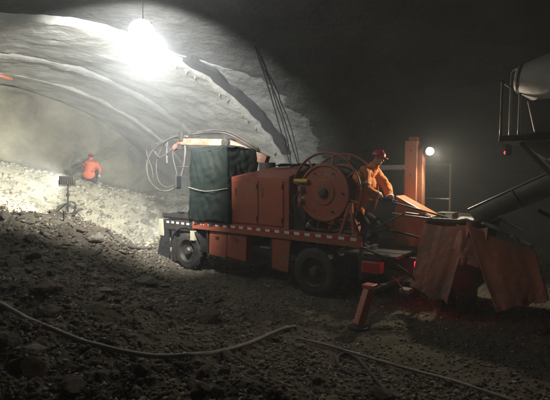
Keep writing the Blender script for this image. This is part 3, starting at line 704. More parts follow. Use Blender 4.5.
# orange mast with the lit lamp, and the sloped casing at its foot
mast = MB().bb(-1.50, -1.25, -0.74, -0.46, 0.98, 3.10).build('mast', 'orange_paint', P, bevel=0.012)
MB().bb(-1.60, -1.502, -0.70, -0.52, 1.2, 2.92).build('mast_channel', 'orange_paint', mast, bevel=0.01)
MB().bb(-1.47, -1.30, -0.70, -0.52, 3.102, 3.18).build('mast_head', 'red_paint', mast, bevel=0.02)
for z in (1.4, 1.9, 2.4, 2.9):
    MB().cyl((-1.38, -0.459, z), (-1.38, -0.445, z), 0.02, n=6).build('bolt', 'steel', mast)
lp = MB().lathe([(0.03, -0.10), (0.07, -0.06), (0.085, 0.0)], (-1.70, -0.58, 2.88), (-0.9, 0.4, -0.1), 16).build('work_lamp', 'dark_steel', mast)
MB().ell(Vector((-1.70, -0.58, 2.88))+Vector((-0.9, 0.4, -0.1)).normalized()*0.03, (0.075, 0.075, 0.075), None, 16, 10).build('bulb', 'lamp_warm', lp, smooth=True)
MB().tube([(-1.50, -0.60, 2.86), (-1.66, -0.58, 2.88)], 0.02, 8).build('lamp_arm', 'dark_steel', lp)
spot('mast_beam', (-1.82, -0.50, 2.86), (-2.55, 0.72, 1.75), MAST_W, 168, 0.4, (1.0, 0.86, 0.64), 0.06, P)
MB().hexa([(-2.02, -0.42, 1.0), (-1.24, -0.42, 1.0), (-1.24, 0.02, 1.0), (-2.02, 0.02, 1.0), (-2.02, -0.42, 1.62), (-1.26, -0.42, 2.0), (-1.26, 0.02, 2.0), (-2.02, 0.02, 1.62)]).add([], []).build('pump_casing', 'orange_paint', P, bevel=0.03)
cb = MB().bb(-2.36, -2.06, -0.36, -0.02, 1.42, 1.70).build('control_box', 'dark_steel', P, bevel=0.012)
MB().bb(-2.345, -2.22, -0.019, -0.015, 1.56, 1.68).build('label_plate', 'white_reflector', cb)
# grey frame and rail behind the mast
MB().tube([(-1.0, -1.05, 1.0), (-1.0, -1.05, 2.62), (-2.0, -1.05, 2.62), (-2.0, -1.05, 1.0)], 0.025, 8).tube([(-1.0, -1.05, 1.9), (-2.0, -1.05, 1.9)], 0.02, 8).build('guard_rail', 'steel', P, smooth=True, angle=40)
MB().bb(-1.3, -0.5, -1.0, -0.85, 2.50, 2.62).build('manifold', 'bright_steel', P, bevel=0.02)
# concrete hopper and its grating
H0, H1, HY = -3.05, -2.08, 0.62
def shell(top, bot, z0, z1, th):
    m = MB(); (a, b, c, d), (e, f, g_, h) = top, bot
    cor_t = [(a, c), (b, c), (b, d), (a, d)]; cor_b = [(e, g_), (f, g_), (f, h), (e, h)]
    for i in range(4):
        j = (i+1) % 4; p0, p1, q0, q1 = cor_b[i], cor_b[j], cor_t[i], cor_t[j]
        cx, cy = (e+f)/2, (g_+h)/2
        def inn(p): return (cx+(p[0]-cx)*(1-th), cy+(p[1]-cy)*(1-th))
        m.hexa([(*p0, z0), (*p1, z0), (*inn(p1), z0), (*inn(p0), z0), (*q0, z1), (*q1, z1), (*inn(q1), z1), (*inn(q0), z1)])
    return m
hp = shell((H0, H1, -HY, HY), (-2.85, -2.2, -0.35, 0.35), 0.72, 1.62, 0.05).bb(-2.85, -2.2, -0.36, 0.36, 0.42, 0.72).build('hopper', 'dark_steel', P)
MB().bar((H0-0.02, HY+0.02, 1.63), (H1, HY+0.02, 1.63), 0.05, 0.05).bar((H0-0.02, -HY, 1.63), (H1, -HY, 1.63), 0.05, 0.05).bar((H0, -HY+0.03, 1.632), (H0, HY-0.01, 1.632), 0.05, 0.05).bar((H1-0.03, -HY+0.03, 1.632), (H1-0.03, HY-0.01, 1.632), 0.05, 0.05).build('hopper_rim', 'steel', hp)
for j in range(9): MB().cyl((H0+0.1+0.1*j, -HY+0.03, 1.60), (H0+0.1+0.1*j, HY-0.03, 1.60), 0.012, n=6).build('grate_bar', 'steel', hp)
def pile_fn(u, t):
    x, y = H0+0.06+u*(H1-H0-0.1), -HY+0.05+t*(2*HY-0.1)
    return Vector((x, y, 1.40+0.25*math.exp(-((x+2.6)**2+y*y)*7)+0.05*noise.noise(Vector((x*6, y*6, 3)))))
MB().grid(pile_fn, 24, 24).build('concrete_fill', 'wet_concrete', hp, smooth=True)
MB().cyl((-2.2, 0.1, 0.6), (-0.4, 0.15, 0.75), 0.14, n=20).cyl((-2.2, -0.2, 0.6), (-0.4, -0.15, 0.75), 0.14, n=20).build('pump_cylinder', 'dark_steel', P, smooth=True, angle=40)
MB().bb(-2.7, -2.6, -0.5, 0.5, 0.05, 0.42).bb(-2.35, -2.25, -0.5, 0.5, 0.05, 0.42).build('hopper_support', 'dark_steel', P)
MB().tube([(-1.3, 0.98, 1.45), (-1.75, 0.7, 1.72), (-2.1, 0.4, 1.66)], 0.018, 8).tube([(-1.35, 0.35, 1.66), (-2.1, 0.30, 1.60)], 0.02, 8).build('grab_rail', 'steel', P)
MB().tube(smooth_path([(-1.98, 0.5, 1.25), (-2.06, 0.62, 1.55), (-2.2, 0.64, 1.66)], 6), 0.022, 8).build('bright_pipe', 'bright_steel', P, smooth=True)
# red canvas splash curtains hanging round the hopper
def curtain(name, tl_, tr_, br_, bl_, seed, belly, label=None):
    tl_, tr_, br_, bl_ = map(Vector, (tl_, tr_, br_, bl_))
    def fn(u, t):
        a = tl_.lerp(tr_, u); b = bl_.lerp(br_, u); p = a.lerp(b, t)
        f = noise.noise(Vector((u*1.9+seed, t*0.8, seed)))*0.16+noise.noise(Vector((u*5+seed, t*1.9, seed+3)))*0.035+noise.noise(Vector((u*9+t*4, t*8+seed, 9)))*0.012+noise.noise(Vector((u*22-t*9, t*17+seed, 4)))*0.004
        f *= 0.25+0.75*t
        edge = 0.05*noise.noise(Vector((u*3+seed, t*3, 5)))
        p = p+Vector((edge*t, f+belly*math.sin(t*math.pi*0.7), 0.06*noise.noise(Vector((u*4+seed, 1, 2)))*t-0.05*math.sin(u*math.pi)*(1-t)))
        return p
    o = MB().grid(fn, 60, 70).build(name, 'canvas', P, smooth=True, solid=0.014)
    if label: o['label'] = label
    return o
curtain('splash_curtain', (-2.10, 0.70, 1.56), (-2.86, 0.70, 1.60), (-2.58, 0.92, 0.28), (-1.94, 0.86, 0.46), 1, 0.10)
curtain('splash_curtain', (-2.62, 0.66, 1.58), (-3.10, 0.66, 1.56), (-3.08, 0.78, 0.92), (-2.60, 0.78, 0.98), 6, 0.05)
curtain('splash_curtain', (-2.80, 0.74, 1.61), (-3.74, 0.50, 1.24), (-3.98, 0.72, 0.58), (-3.32, 0.88, 0.30), 11, 0.14)
MB().bar((-3.03, 0.55, 1.60), (-3.72, 0.45, 1.28), 0.04, 0.04).build('curtain_bar', 'steel', P)
MB().bar((-3.03, -0.5, 1.60), (-3.42, -0.5, 1.40), 0.04, 0.04).build('curtain_bar', 'steel', P)
for a, b, r in (((-3.05, 0.72, 1.63), (-3.26, 0.70, 1.54), 0.035), ((-3.45, 0.62, 1.43), (-3.66, 0.56, 1.30), 0.04), ((-2.7, 0.70, 1.66), (-2.95, 0.70, 1.66), 0.03)):
    mm = MB()
    for q in range(9):
        c = Vector(a).lerp(Vector(b), q/8); mm.ell(c+Vector((0, 0, random.uniform(-0.01, 0.015))), (0.05, r*random.uniform(0.8, 1.5), r*random.uniform(0.5, 1)), None, 10, 6)
    fuse('concrete_splash', mm, 'wet_concrete', P, 0.014, 3)
tlp = MB().bb(-1.99, -1.93, 0.60, 0.72, 0.62, 0.86).build('tail_lamp', 'lamp_red', P)
rl = bpy.data.lights.new('tail_light', 'POINT'); rl.energy = 2.2; rl.color = (1.0, 0.05, 0.05); rl.shadow_soft_size = 0.04
rlo = bpy.data.objects.new('tail_light', rl); COL.objects.link(rlo); rlo.parent = P; rlo.location = (-2.06, 0.70, 0.74)
# boom reaching forward past the cab, with hanging hose loop
boom = MB().bar((2.0, 0.05, 2.75), (3.1, 0.25, 3.20), 0.20, 0.22).build('boom', 'boom_paint', P, bevel=0.015)
MB().bar((3.05, 0.26, 3.22), (4.55, 0.60, 3.30), 0.15, 0.17).build('boom_arm', 'boom_paint', boom, bevel=0.012)
MB().bar((4.5, 0.59, 3.30), (4.85, 0.62, 3.12), 0.11, 0.12).build('boom_tip', 'red_paint', boom, bevel=0.01)
MB().bb(4.42, 4.56, 0.48, 0.70, 3.30, 3.56).bb(4.5, 4.62, 0.5, 0.7, 3.08, 3.24).build('rotator', 'dark_steel', boom, bevel=0.02)
MB().cyl((3.1, 0.1, 3.22), (3.1, 0.42, 3.22), 0.12, n=18).build('boom_joint', 'dark_steel', boom)
MB().lathe([(0.28, 0), (0.28, 0.1), (0.2, 0.12), (0.2, 0.5)], (2.0, 0.05, 2.2), (0, 0, 1), 24).build('boom_turret', 'dark_steel', boom)
hb = MB()
for q in range(5):
    dz = 0.05*(q % 3); dy = 0.05*(q//2)
    hb.tube(smooth_path([(2.2, 0.1+dy, 2.95+dz), (3.0, 0.2+dy, 3.36+dz), (3.5, 0.34+dy, 3.45+dz+0.05*random.random()), (4.2, 0.52+dy, 3.42+dz)], 6), 0.026, 7)
hb.build('boom_hose', 'rubber', boom, smooth=True)
def loop(name, pts, r, m_): MB().tube(smooth_path(pts, 8), r, 9).build(name, m_, boom, smooth=True)
loop('spray_hose', [(4.3, 0.58, 3.42), (4.75, 0.60, 3.46), (5.25, 0.62, 3.34), (5.75, 0.66, 3.10), (5.98, 0.70, 2.75), (5.85, 0.74, 2.3), (5.45, 0.76, 2.02), (5.0, 0.76, 1.96), (4.65, 0.72, 2.1), (4.45, 0.66, 2.5), (4.40, 0.60, 3.0), (4.45, 0.58, 3.3)], 0.030, 'hose_rubber')
loop('spray_hose', [(4.5, 0.50, 3.38), (5.1, 0.5, 3.42), (5.5, 0.52, 3.2), (5.75, 0.55, 2.7), (5.55, 0.60, 2.2), (5.1, 0.62, 2.06), (4.75, 0.6, 2.3), (4.95, 0.58, 2.9), (4.9, 0.56, 3.26)], 0.018, 'hose_rubber')
loop('spray_hose', [(5.2, 0.56, 3.34), (5.22, 0.58, 3.0), (5.18, 0.6, 2.72)], 0.03, 'hose_rubber')
loop('spray_hose', [(5.75, 0.62, 3.1), (5.5, 0.62, 2.9), (5.2, 0.62, 2.98), (4.8, 0.6, 3.2)], 0.022, 'hose_rubber')
loop('spray_hose', [(5.5, 0.7, 3.28), (5.9, 0.72, 3.2), (5.95, 0.72, 3.0), (5.7, 0.74, 2.6), (5.62, 0.76, 2.3)], 0.016, 'hose_rubber')
MB().lathe([(0.07, 0), (0.075, 0.2), (0.05, 0.35), (0.03, 0.5), (0.028, 0.5)], (5.5, 0.62, 3.28), (0.9, 0.1, -0.25), 14).build('nozzle', 'steel', boom)

# ------------------------------------------------------------------ people
def hand_on_rod(name, wrist, rod_p, rod_d, mat_, parent, r=0.018, side=1):
    """glove closed on a rod: palm above it, four fingers round one side, thumb round the other"""
    a = Vector(rod_d).normalized(); rod_p = Vector(rod_p); wrist = Vector(wrist)
    e1 = (wrist-rod_p); e1 = (e1-a*e1.dot(a)).normalized(); e2 = a.cross(e1)*side
    P_ = lambda off, ang, rad: rod_p+a*off+(e1*math.cos(ang)+e2*math.sin(ang))*rad
    m = MB(); R0 = r+0.012
    for k, ln in enumerate((1.0, 1.08, 1.02, 0.85)):
        off = -0.036+0.024*k; kn = P_(off, 0.25, R0+0.018)
        m.capsule(wrist+a*(off*0.6), kn, 0.017, 0.014, 8, 3)
        angs = [0.25, 1.3*ln, 2.4*ln, 3.3*ln]; pts = [kn]+[P_(off, t, R0+0.004) for t in angs[1:]]
        for p0, p1, rr in zip(pts[:-1], pts[1:], (0.0125, 0.0115, 0.0105)): m.capsule(p0, p1, rr, rr*0.92, 8, 3)
    tb_ = wrist.lerp(P_(-0.05, -0.2, R0+0.02), 0.45)
    p1, p2, p3 = P_(-0.052, -0.7, R0+0.014), P_(-0.045, -1.6, R0+0.006), P_(-0.03, -2.3, R0+0.006)
    for q0, q1, rr in ((tb_, p1, 0.016), (p1, p2, 0.0135), (p2, p3, 0.012)): m.capsule(q0, q1, rr, rr*0.9, 8, 3)
    m.capsule(wrist, wrist+(wrist-rod_p)*0.5, 0.03, 0.034, 10, 3)
    return fuse(name, m, mat_, parent, 0.0055, 2)

def head(parent, c, look, skin='skin', helm='helmet_red', s=1.0):
    """head with face, turned towards look; returns parts under parent"""
    c = Vector(c); f = Vector(look).normalized(); up0 = Vector((0, 0, 1)); l = up0.cross(f).normalized(); u = f.cross(l)
    Rm = Matrix((f, l, u)).transposed(); q = lambda x, y, z: c+Rm @ Vector((x, y, z))*s
    m = MB()
    m.ell(q(-0.01, 0, 0.035), (0.098*s, 0.078*s, 0.095*s), Rm)                     # cranium
    m.ell(q(0.02, 0, -0.045), (0.075*s, 0.062*s, 0.085*s), Rm)                     # jaw
    m.capsule(q(0.06, 0, -0.105), q(0.065, 0, -0.10), 0.026*s, 0.024*s)             # chin
    m.capsule(q(0.088, 0, 0.02), q(0.108, 0, -0.025), 0.010*s, 0.017*s, 8, 3)       # nose
    m.capsule(q(0.083, -0.022, -0.065), q(0.083, 0.022, -0.065), 0.012*s, 0.012*s, 8, 3)   # lips
    for y in (-1, 1):
        m.capsule(q(0.082, y*0.012, 0.028), q(0.074, y*0.05, 0.026), 0.011*s, 0.010*s, 8, 3)   # brow
        m.ell(q(-0.012, y*0.082, -0.015), (0.024*s, 0.010*s, 0.034*s), Rm, 10, 6)  # ear
        m.capsule(q(0.06, y*0.042, -0.025), q(0.055, y*0.046, -0.03), 0.024*s, 0.02*s, 8, 3)
    m.capsule(q(-0.02, 0, -0.06), q(-0.05, 0, -0.19), 0.056*s, 0.062*s)             # neck
    fuse('head', m, skin, parent, 0.008, 3)
    hd = [o for o in parent.children if o.name.startswith('head')][-1]
    for y in (-1, 1): MB().ell(q(0.083, y*0.032, 0.004), (0.009*s, 0.013*s, 0.007*s), Rm, 10, 6).build('eye', 'hair', hd, smooth=True)
    hm = MB()
    hm.ell(q(-0.022, 0, 0.03), (0.096*s, 0.083*s, 0.085*s), Rm)
    fuse('hair', hm, 'hair', hd, 0.01, 2)
    if helm:
        prof_ = []
        g = MB(); n = 28; rings = []
        for i in range(10):
            t = math.pi/2*i/9; rr, zz = math.cos(t), math.sin(t)
            rings.append([(0.128*rr*math.cos(2*math.pi*k/n)-0.005, 0.106*rr*math.sin(2*math.pi*k/n), 0.045+0.118*zz) for k in range(n)])
        vs = [q(*p) for r_ in rings for p in r_]
        fs = [(i*n+k, i*n+(k+1) % n, (i+1)*n+(k+1) % n, (i+1)*n+k) for i in range(9) for k in range(n)]
        g.add(vs, fs); hob = g.build('helmet', helm, parent, smooth=True, solid=0.006)
        br = MB(); vs = []; fs = []
        for k in range(n):
            a = 2*math.pi*k/n; ext = 0.012+0.05*max(math.cos(a), 0)**2
            vs += [q(0.128*math.cos(a)-0.005, 0.106*math.sin(a), 0.05), q((0.128+ext)*math.cos(a)-0.005, (0.106+ext*0.6)*math.sin(a), 0.040)]
        fs = [(2*k, 2*k+1, (2*k+3) % (2*n), (2*k+2) % (2*n)) for k in range(n)]
        br.add(vs, fs).build('brim', helm, hob, smooth=True, solid=0.006)
        MB().capsule(q(-0.10, 0, 0.12), q(0.09, 0, 0.13), 0.014*s, 0.012*s, 8, 3).capsule(q(-0.0, 0, 0.16), q(0.04, 0, 0.158), 0.014*s, 0.012*s, 8, 3).build('ridge', helm, hob, smooth=True)

def truck_pt(x, y, z): 
    return TRUCK_O+Vector((x*math.cos(TA)-y*math.sin(TA), x*math.sin(TA)+y*math.cos(TA), z))
# worker on the rear platform, bent over the hopper, in truck coordinates
MV = Vector((-0.10, 0.28, 0))
MAN = empty('person', truck_pt(-0.95, 0.48, 0.98), TA); MAN.scale = (0.99, 0.99, 0.99)
tag(MAN, 'worker in orange jacket and red helmet bending over the hopper on the truck platform', 'person')
mo = Vector((-0.85, 0.2, 0.98)); L_ = lambda x, y, z: Vector((x, y, z))-mo
hip = L_(-0.50, 0.22, 1.80); chest = L_(-0.74, 0.24, 2.28); shl = L_(-0.86, 0.24, 2.50); neck = L_(-0.95, 0.24, 2.60)
hipN, hipF = hip+Vector((0, 0.10, -0.04)), hip+Vector((0, -0.10, -0.04))
kneeN, kneeF = L_(-0.86, 0.40, 1.48), L_(-0.92, 0.06, 1.46)
ankN, ankF = L_(-0.74, 0.36, 1.06), L_(-0.86, 0.06, 1.06)
shN, shF = shl+Vector((0.02, 0.20, -0.02)), shl+Vector((0.0, -0.20, -0.02))
rod0, rod1 = L_(-1.02, 0.34, 1.98), L_(-2.30, 0.10, 1.66); rd = (rod1-rod0).normalized()
gN, gF = rod0+rd*0.20, rod0+rd*0.38
wrN, wrF = gN+Vector((0.07, 0.02, 0.06)), gF+Vector((0.08, -0.01, 0.06))
elN, elF = L_(-0.90, 0.54, 2.16), L_(-1.10, -0.02, 2.16)
b = MB()
b.ell(hip, (0.13, 0.165, 0.14)).capsule(hip, chest, 0.125, 0.14).capsule(chest+Vector((0, 0.06, 0)), chest+Vector((0, -0.06, 0)), 0.125, 0.125).capsule(chest, neck, 0.12, 0.055)
for s0, e0, w0 in ((shN, elN, wrN), (shF, elF, wrF)): b.capsule(chest.lerp(s0, 0.6), s0, 0.08, 0.062).capsule(s0, e0, 0.056, 0.044).capsule(e0, w0, 0.044, 0.028)
for h0, k0, a0 in ((hipN, kneeN, ankN), (hipF, kneeF, ankF)): b.capsule(h0, k0, 0.088, 0.058).capsule(k0, a0, 0.058, 0.04)
fuse('body', b, 'skin', MAN, 0.016, 3)
j = MB()
j.ell(hip+Vector((0.0, 0, 0.03)), (0.22, 0.24, 0.20)).capsule(hip+Vector((0.0, 0, 0.05)), chest+Vector((0.05, 0, 0)), 0.22, 0.225).capsule(chest+Vector((0.02, 0.08, 0.02)), chest+Vector((0.02, -0.08, 0.02)), 0.20, 0.20)
j.capsule(shN, shF, 0.105, 0.105).capsule(chest+Vector((0.03, 0, 0.05)), neck+Vector((0.02, 0, -0.02)), 0.18, 0.105)
for s0, e0, w0 in ((shN, elN, wrN), (shF, elF, wrF)): j.capsule(s0, e0, 0.115, 0.10).capsule(e0, e0.lerp(w0, 0.88), 0.10, 0.066)
j.capsule(hip+Vector((-0.06, 0, 0.10)), chest+Vector((-0.06, 0, -0.06)), 0.19, 0.19).capsule(shN.lerp(elN, 0.2), chest+Vector((-0.03, 0.10, -0.05)), 0.11, 0.16).capsule(shF.lerp(elF, 0.2), chest+Vector((-0.03, -0.10, -0.05)), 0.11, 0.16)
j.lathe([(0.20, -0.10), (0.235, -0.08), (0.225, 0.02), (0.20, 0.05)], hip+Vector((-0.01, 0, -0.06)), (-0.25, 0, 1), 24)
j.lathe([(0.09, -0.05), (0.098, 0.03), (0.085, 0.045)], neck+Vector((-0.0, 0, 0.0)), (-0.35, 0, 1), 18)
fuse('jacket', j, 'jacket', MAN, 0.012, 5, 0.017, 8.5)
t = MB()
t.ell(hip+Vector((0, 0, -0.02)), (0.15, 0.185, 0.14))
for h0, k0, a0 in ((hipN, kneeN, ankN), (hipF, kneeF, ankF)): t.capsule(h0, k0, 0.112, 0.082).capsule(k0, a0, 0.082, 0.065)
fuse('trousers', t, 'trousers', MAN, 0.014, 4, 0.01, 8)
for a0 in (ankN, ankF):
    bt = MB().capsule(a0+Vector((0, 0, 0.18)), a0, 0.066, 0.052).capsule(a0+Vector((0.03, 0, -0.035)), a0+Vector((-0.16, 0, -0.042)), 0.043, 0.036).capsule(a0+Vector((0.0, 0, -0.02)), a0+Vector((-0.12, 0, -0.03)), 0.045, 0.04)
    fuse('boot', bt, 'boot_rubber', MAN, 0.01, 3)
head(MAN, neck+Vector((-0.075, 0.0, 0.14)), (-0.93, -0.12, -0.32))
hand_on_rod('glove', wrN, gN, rd, 'glove_blue', MAN); hand_on_rod('glove', wrF, gF, rd, 'glove_blue', MAN, side=-1)
MB().lathe([(0.071, -0.02), (0.073, 0.03)], elN.lerp(wrN, 0.80), wrN-elN, 16, False).build('cuff_band', 'white_reflector', MAN, solid=0.008)
MB().lathe([(0.071, -0.02), (0.073, 0.03)], elF.lerp(wrF, 0.80), wrF-elF, 16, False).build('cuff_band', 'white_reflector', MAN, solid=0.008)
MB().lathe([(0.113, -0.012), (0.112, 0.012)], shN.lerp(elN, 0.75), elN-shN, 18, False).build('sleeve_band', 'white_reflector', MAN, solid=0.008)
rodo = MB().cyl(truck_pt(*(rod0*0.99+mo+MV)), truck_pt(*(rod1*0.99+mo+MV)), 0.019, n=10).build('poking_rod', 'steel', None)
tag(rodo, 'long steel rod the worker on the platform pushes into the hopper', 'rod')

# worker crouching on the muck heap in front of the face
g2 = ground_at(90, 184); sg = Vector((g2.x, g2.y, hz(g2.x, g2.y)))
P2 = empty('person', sg, math.radians(100))
tag(P2, 'worker in bright orange jacket crouching on the muck heap at the face', 'person')
hip = Vector((-0.10, 0, 0.34)); chest = Vector((0.10, 0, 0.72)); neck = Vector((0.20, 0, 0.92))
b = MB().ell(hip, (0.14, 0.17, 0.14)).capsule(hip, chest, 0.13, 0.14).capsule(chest, neck, 0.12, 0.055)
j = MB().ell(hip+Vector((0, 0, 0.02)), (0.19, 0.23, 0.17)).capsule(hip+Vector((0, 0, 0.05)), chest, 0.19, 0.19).capsule(chest+Vector((0, 0.07, 0)), chest+Vector((0, -0.07, 0)), 0.18, 0.18).capsule(chest, neck, 0.16, 0.09)
t = MB().ell(hip, (0.16, 0.19, 0.13)); wr2 = []
for s_ in (1, -1):
    hp_, kn, an = hip+Vector((0.02, 0.11*s_, -0.02)), Vector((0.30, 0.20*s_, 0.46)), Vector((0.02, 0.17*s_, 0.08))
    sh, el, wr = chest+Vector((0.05, 0.21*s_, 0.05)), Vector((0.32, 0.30*s_, 0.58)), Vector((0.44, 0.22*s_, 0.34)); wr2.append((el, wr))
    b.capsule(hp_, kn, 0.085, 0.058).capsule(kn, an, 0.056, 0.04).capsule(sh, el, 0.055, 0.044).capsule(el, wr, 0.042, 0.03)
    t.capsule(hp_, kn, 0.11, 0.082).capsule(kn, an, 0.08, 0.065); j.capsule(chest, sh, 0.13, 0.09).capsule(sh, el, 0.088, 0.074).capsule(el, el.lerp(wr, 0.85), 0.072, 0.055)
    bt = MB().capsule(an+Vector((0, 0, 0.12)), an, 0.066, 0.052).capsule(an+Vector((-0.02, 0, -0.035)), an+Vector((0.16, 0, -0.04)), 0.043, 0.038)
    fuse('boot', bt, 'boot_rubber', P2, 0.014, 2)
fuse('body', b, 'skin', P2, 0.018, 3); fuse('jacket', j, 'red_jacket', P2, 0.018, 4, 0.014, 7); fuse('trousers', t, 'trousers', P2, 0.018, 3)
for el, wr in wr2: hand_on_rod('glove', wr, wr+Vector((0.07, 0, -0.05)), (0, 1, 0), 'glove_white', P2)
head(P2, neck+Vector((0.06, 0, 0.10)), (0.9, 0, -0.45), helm='helmet_red')
MB().tube(smooth_path([(0.0, 0.21, 0.85), (-0.12, 0.05, 0.66), (-0.20, -0.16, 0.44)], 6), 0.018, 6).build('tool_strap', 'trousers', P2)

# ------------------------------------------------------------------ mixer truck backed up to the hopper (x forward away from the hopper)
MA = TA+math.pi
MX = empty('mixer_truck', (3.83, 7.05, 0), MA)
tag(MX, 'concrete mixer truck backed up to the hopper, only its rear end in view', 'truck')
MB().bb(1.0, 7.5, 0.35, 0.47, 0.75, 1.05).bb(1.0, 7.5, -0.47, -0.35, 0.75, 1.05).build('chassis', 'dark_steel', MX, bevel=0.01)
MB().bb(0.95, 1.1, -1.15, 1.15, 0.55, 0.72).build('rear_bumper', 'dark_steel', MX, bevel=0.01)
MB().lathe([(0.55, 0.0), (0.58, 0.05), (1.12, 1.3), (1.18, 2.6), (1.05, 3.8), (0.6, 4.6), (0.01, 4.7)], (1.35, 0, 3.05), (0.97, 0, -0.22), 40).build('drum', 'drum_paint', MX, smooth=True, angle=35)
hpn = MB().lathe([(0.13, 0.03), (0.15, 0.0), (0.19, 0.02), (0.36, 0.36), (0.60, 0.95), (0.62, 1.35)], (0.10, -0.25, 3.90), (1.0, 0.0, -0.16), 36, caps=True).build('charging_hopper', 'drum_paint', MX, smooth=True, angle=35)
MB().lathe([(0.205, 0.04), (0.225, 0.05), (0.225, 0.09), (0.21, 0.10)], (0.10, -0.25, 3.90), (1.0, 0.0, -0.16), 36).build('hopper_collar', 'steel', hpn, smooth=True, angle=35)
MB().bar((1.05, 0.85, 0.9), (1.05, 0.75, 3.5), 0.12, 0.12).bar((1.05, -0.85, 0.9), (1.05, -0.75, 3.5), 0.12, 0.12).bar((1.06, -0.8, 3.52), (1.06, 0.8, 3.52), 0.11, 0.11).build('rear_frame', 'dark_steel', MX, bevel=0.008)
plat = MB().bb(-0.02, 1.0, -0.75, 0.55, 2.90, 2.98).build('platform', 'dark_steel', MX, bevel=0.008)
for yy in np.arange(-0.62, 0.5, 0.14): MB().bb(0.03, 0.95, yy, yy+0.03, 2.981, 3.0).build('tread_bar', 'steel', plat)
MB().bar((0.25, -0.6, 2.88), (1.0, -0.7, 2.0), 0.05, 0.05).bar((0.25, 0.4, 2.88), (1.0, 0.6, 2.0), 0.05, 0.05).build('platform_brace', 'dark_steel', MX)
def rl_(pts): MB().tube(smooth_path(pts, 5), 0.020, 8).build('handrail', 'steel', MX, smooth=True)
rl_([(0.0, -0.05, 2.98), (0.0, -0.05, 3.9), (0.02, -0.06, 4.05), (0.12, -0.15, 4.08), (0.16, -0.3, 4.04), (0.17, -0.31, 3.8), (0.17, -0.31, 2.98)])
rl_([(0.10, -0.12, 4.07), (0.28, -0.02, 3.95), (0.55, 0.06, 3.4), (0.75, 0.10, 3.0)])
rl_([(0.0, -0.72, 2.98), (0.0, -0.72, 3.7), (0.0, -0.66, 3.78), (0.0, -0.10, 3.80), (0.0, -0.05, 3.78)])
for z in (2.5, 2.1, 1.7): MB().bar((1.12, 0.62, z), (1.12, 0.95, z), 0.03, 0.03).build('ladder_rung', 'steel', MX)
# tail lamps under the platform edge
for y in (-0.02, -0.14):
    tm = MB().bb(-0.03, 0.02, y-0.04, y+0.04, 2.72, 2.88).build('lamp_bracket', 'dark_steel', MX)
    MB().ell((-0.04, y, 2.76), (0.02, 0.028, 0.028), None, 12, 8).build('tail_lamp', 'lamp_red', tm, smooth=True)
# discharge chute: open trough from the pivot down to the hopper
def trough(p0, p1, wid, dep, name, m_, par, th=0.02):
    p0, p1 = Vector(p0), Vector(p1); d, a, b_ = frame_of(p1-p0)
    def sec(p, k, s): 
        out = []
        for i in range(13):
            t = math.pi*i/12; out.append(p+a*(-math.cos(t)*wid/2*s)+b_*(-(math.sin(t)**0.8)*dep*s))
        return out
    m = MB(); n = 13; rows = []
    for q in range(9):
        f = q/8; rows += sec(p0.lerp(p1, f), q, 1-0.18*f)
    fs = [(r*n+i, r*n+i+1, (r+1)*n+i+1, (r+1)*n+i) for r in range(8) for i in range(n-1)]
    m.add(rows, fs); o = m.build(name, m_, par, smooth=True, solid=th)
    for s_ in (-1, 1):
        MB().tube([p0+a*s_*wid/2, p1+a*s_*wid/2*0.82], 0.018, 8).build('chute_rim', 'bright_steel' if s_ == 1 else 'steel', o)
    for f in (0.3, 0.65):
        c = sec(p0.lerp(p1, f), 0, (1-0.18*f)*1.04); MB().tube(c, 0.014, 6).build('chute_band', 'steel', o)
    return o
chute = trough((1.25, -0.15, 2.80), (-0.50, -0.28, 1.84), 0.56, 0.34, 'discharge_chute', 'drum_paint', MX)
MB().hexa([(0.42, -0.62, 3.0), (0.98, -0.62, 3.0), (0.98, 0.2, 3.0), (0.42, 0.2, 3.0), (0.30, -0.55, 3.5), (0.98, -0.55, 3.5), (0.98, 0.15, 3.5), (0.30, 0.15, 3.5)]).build('hopper_box', 'steel', MX, bevel=0.02)
MB().hexa([(0.55, -0.45, 2.62), (0.9, -0.45, 2.74), (0.9, 0.1, 2.74), (0.55, 0.1, 2.62), (0.22, -0.5, 2.88), (0.9, -0.5, 2.88), (0.9, 0.15, 2.88), (0.22, 0.15, 2.88)]).build('outlet_hood', 'drum_paint', MX, bevel=0.02)
MB().cyl((1.1, -0.1, 1.1), (1.15, -0.1, 2.2), 0.06, n=14).bar((1.1, -0.1, 1.5), (0.45, -0.2, 1.86), 0.06, 0.06).build('chute_support', 'dark_steel', MX)
MB().hexa([(0.95, -0.5, 2.3), (1.5, -0.5, 2.3), (1.5, 0.3, 2.3), (0.95, 0.3, 2.3), (0.9, -0.6, 3.0), (1.4, -0.6, 3.0), (1.4, 0.5, 3.0), (0.9, 0.5, 3.0)]).build('collector', 'drum_paint', MX, bevel=0.02)
mm = MB()
for q in range(14):
    f = q/13; mm.ell(Vector((0.9, -0.18, 2.38)).lerp(Vector((-0.48, -0.28, 1.62)), f)+Vector((0, random.uniform(-.04, .04), 0)), (0.10, 0.13, 0.05*random.uniform(0.8, 1.4)))
fuse('concrete_flow', mm, 'wet_concrete', MX, 0.02, 3)
for y in (-0.95, 0.95):
    h = MB().lathe([(0.12, -0.1), (0.12, 0.12), (0.02, 0.14)], (2.3, y, 0.52), (0, math.copysign(1, y), 0), 16).build('wheel', 'steel', MX)
    MB().lathe([(0.30, -0.15), (0.46, -0.16), (0.52, -0.1), (0.52, 0.1), (0.46, 0.16), (0.30, 0.15)], (2.3, y, 0.52), (0, 1, 0), 40, False).build('tyre', 'rubber', h, smooth=True)
    MB().lathe([(0.31, -0.14), (0.31, 0.1), (0.14, 0.05), (0.01, 0.05)], (2.3, y, 0.52), (0, math.copysign(1, y), 0), 30, False).build('rim', 'steel', h, smooth=True)

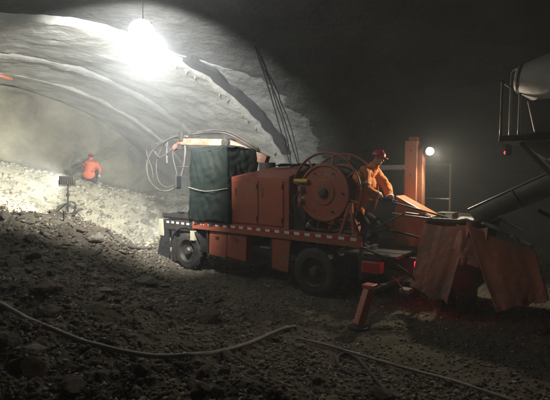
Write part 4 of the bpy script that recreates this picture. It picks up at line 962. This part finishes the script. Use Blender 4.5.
# ------------------------------------------------------------------ hoses on the ground
def ground_hose(name, label, pix, r, m_, lift=0.6):
    dense = smooth_path([(q[0], q[1], 0) for q in pix], 7)
    pts = [ground_at(q.x, q.y) for q in dense]
    for _ in range(6): pts = [pts[0]]+[(a+b*2+c)/4 for a, b, c in zip(pts[:-2], pts[1:-1], pts[2:])]+[pts[-1]]
    pts = [Vector((p.x, p.y, max(p.z, hz(p.x, p.y))+r*lift)) for p in pts]
    for _ in range(2): pts = [pts[0]]+[Vector((b.x, b.y, (a.z+b.z*2+c.z)/4)) for a, b, c in zip(pts[:-2], pts[1:-1], pts[2:])]+[pts[-1]]
    pts[-1].z -= 3*r; pts[0].z -= 3*r
    return tag(MB().tube(pts, r, 10).build(name, m_, None, smooth=True), label, 'hose')
ground_hose('hose', 'thick grey hose sagging across the rubble in front', [(-25, 297), (0, 309), (48, 334), (98, 352), (150, 362), (200, 361), (240, 351), (272, 337), (286, 332), (296, 330)], 0.027, 'pale_hose', 2.0)
ground_hose('hose', 'thin grey hose running down the bank towards the lower edge', [(294, 340), (340, 352), (398, 370), (440, 381), (488, 396), (520, 408)], 0.018, 'pale_hose', 2.0)
ground_hose('hose', 'black hose end looped on the bank below the outrigger', [(352, 378), (340, 370), (337, 360), (346, 356), (358, 362), (370, 376), (384, 392), (398, 402)], 0.022, 'rubber', 1.3)
ground_hose('hose', 'dark hose lying on the ground near the front wheel', [(108, 232), (122, 246), (142, 251), (160, 247)], 0.035, 'hose_rubber', 1.0)

# ------------------------------------------------------------------ dusty air
hm = bpy.data.materials.new('haze'); hm.use_nodes = True; nt = hm.node_tree
for n in list(nt.nodes):
    if n.type == 'BSDF_PRINCIPLED': nt.nodes.remove(n)
pv = nt.nodes.new('ShaderNodeVolumePrincipled'); pv.inputs['Color'].default_value = (0.90, 0.96, 1.0, 1); pv.inputs['Density'].default_value = HAZE_DENSITY; pv.inputs['Anisotropy'].default_value = 0.0
nt.links.new(pv.outputs[0], nt.nodes['Material Output'].inputs['Volume']); M['haze'] = hm
tag(MB().bb(-30, 30, -24, 32, -1.8, 7.5).build('haze', 'haze', None), 'thin dusty air glowing in the floodlight', kind='stuff')
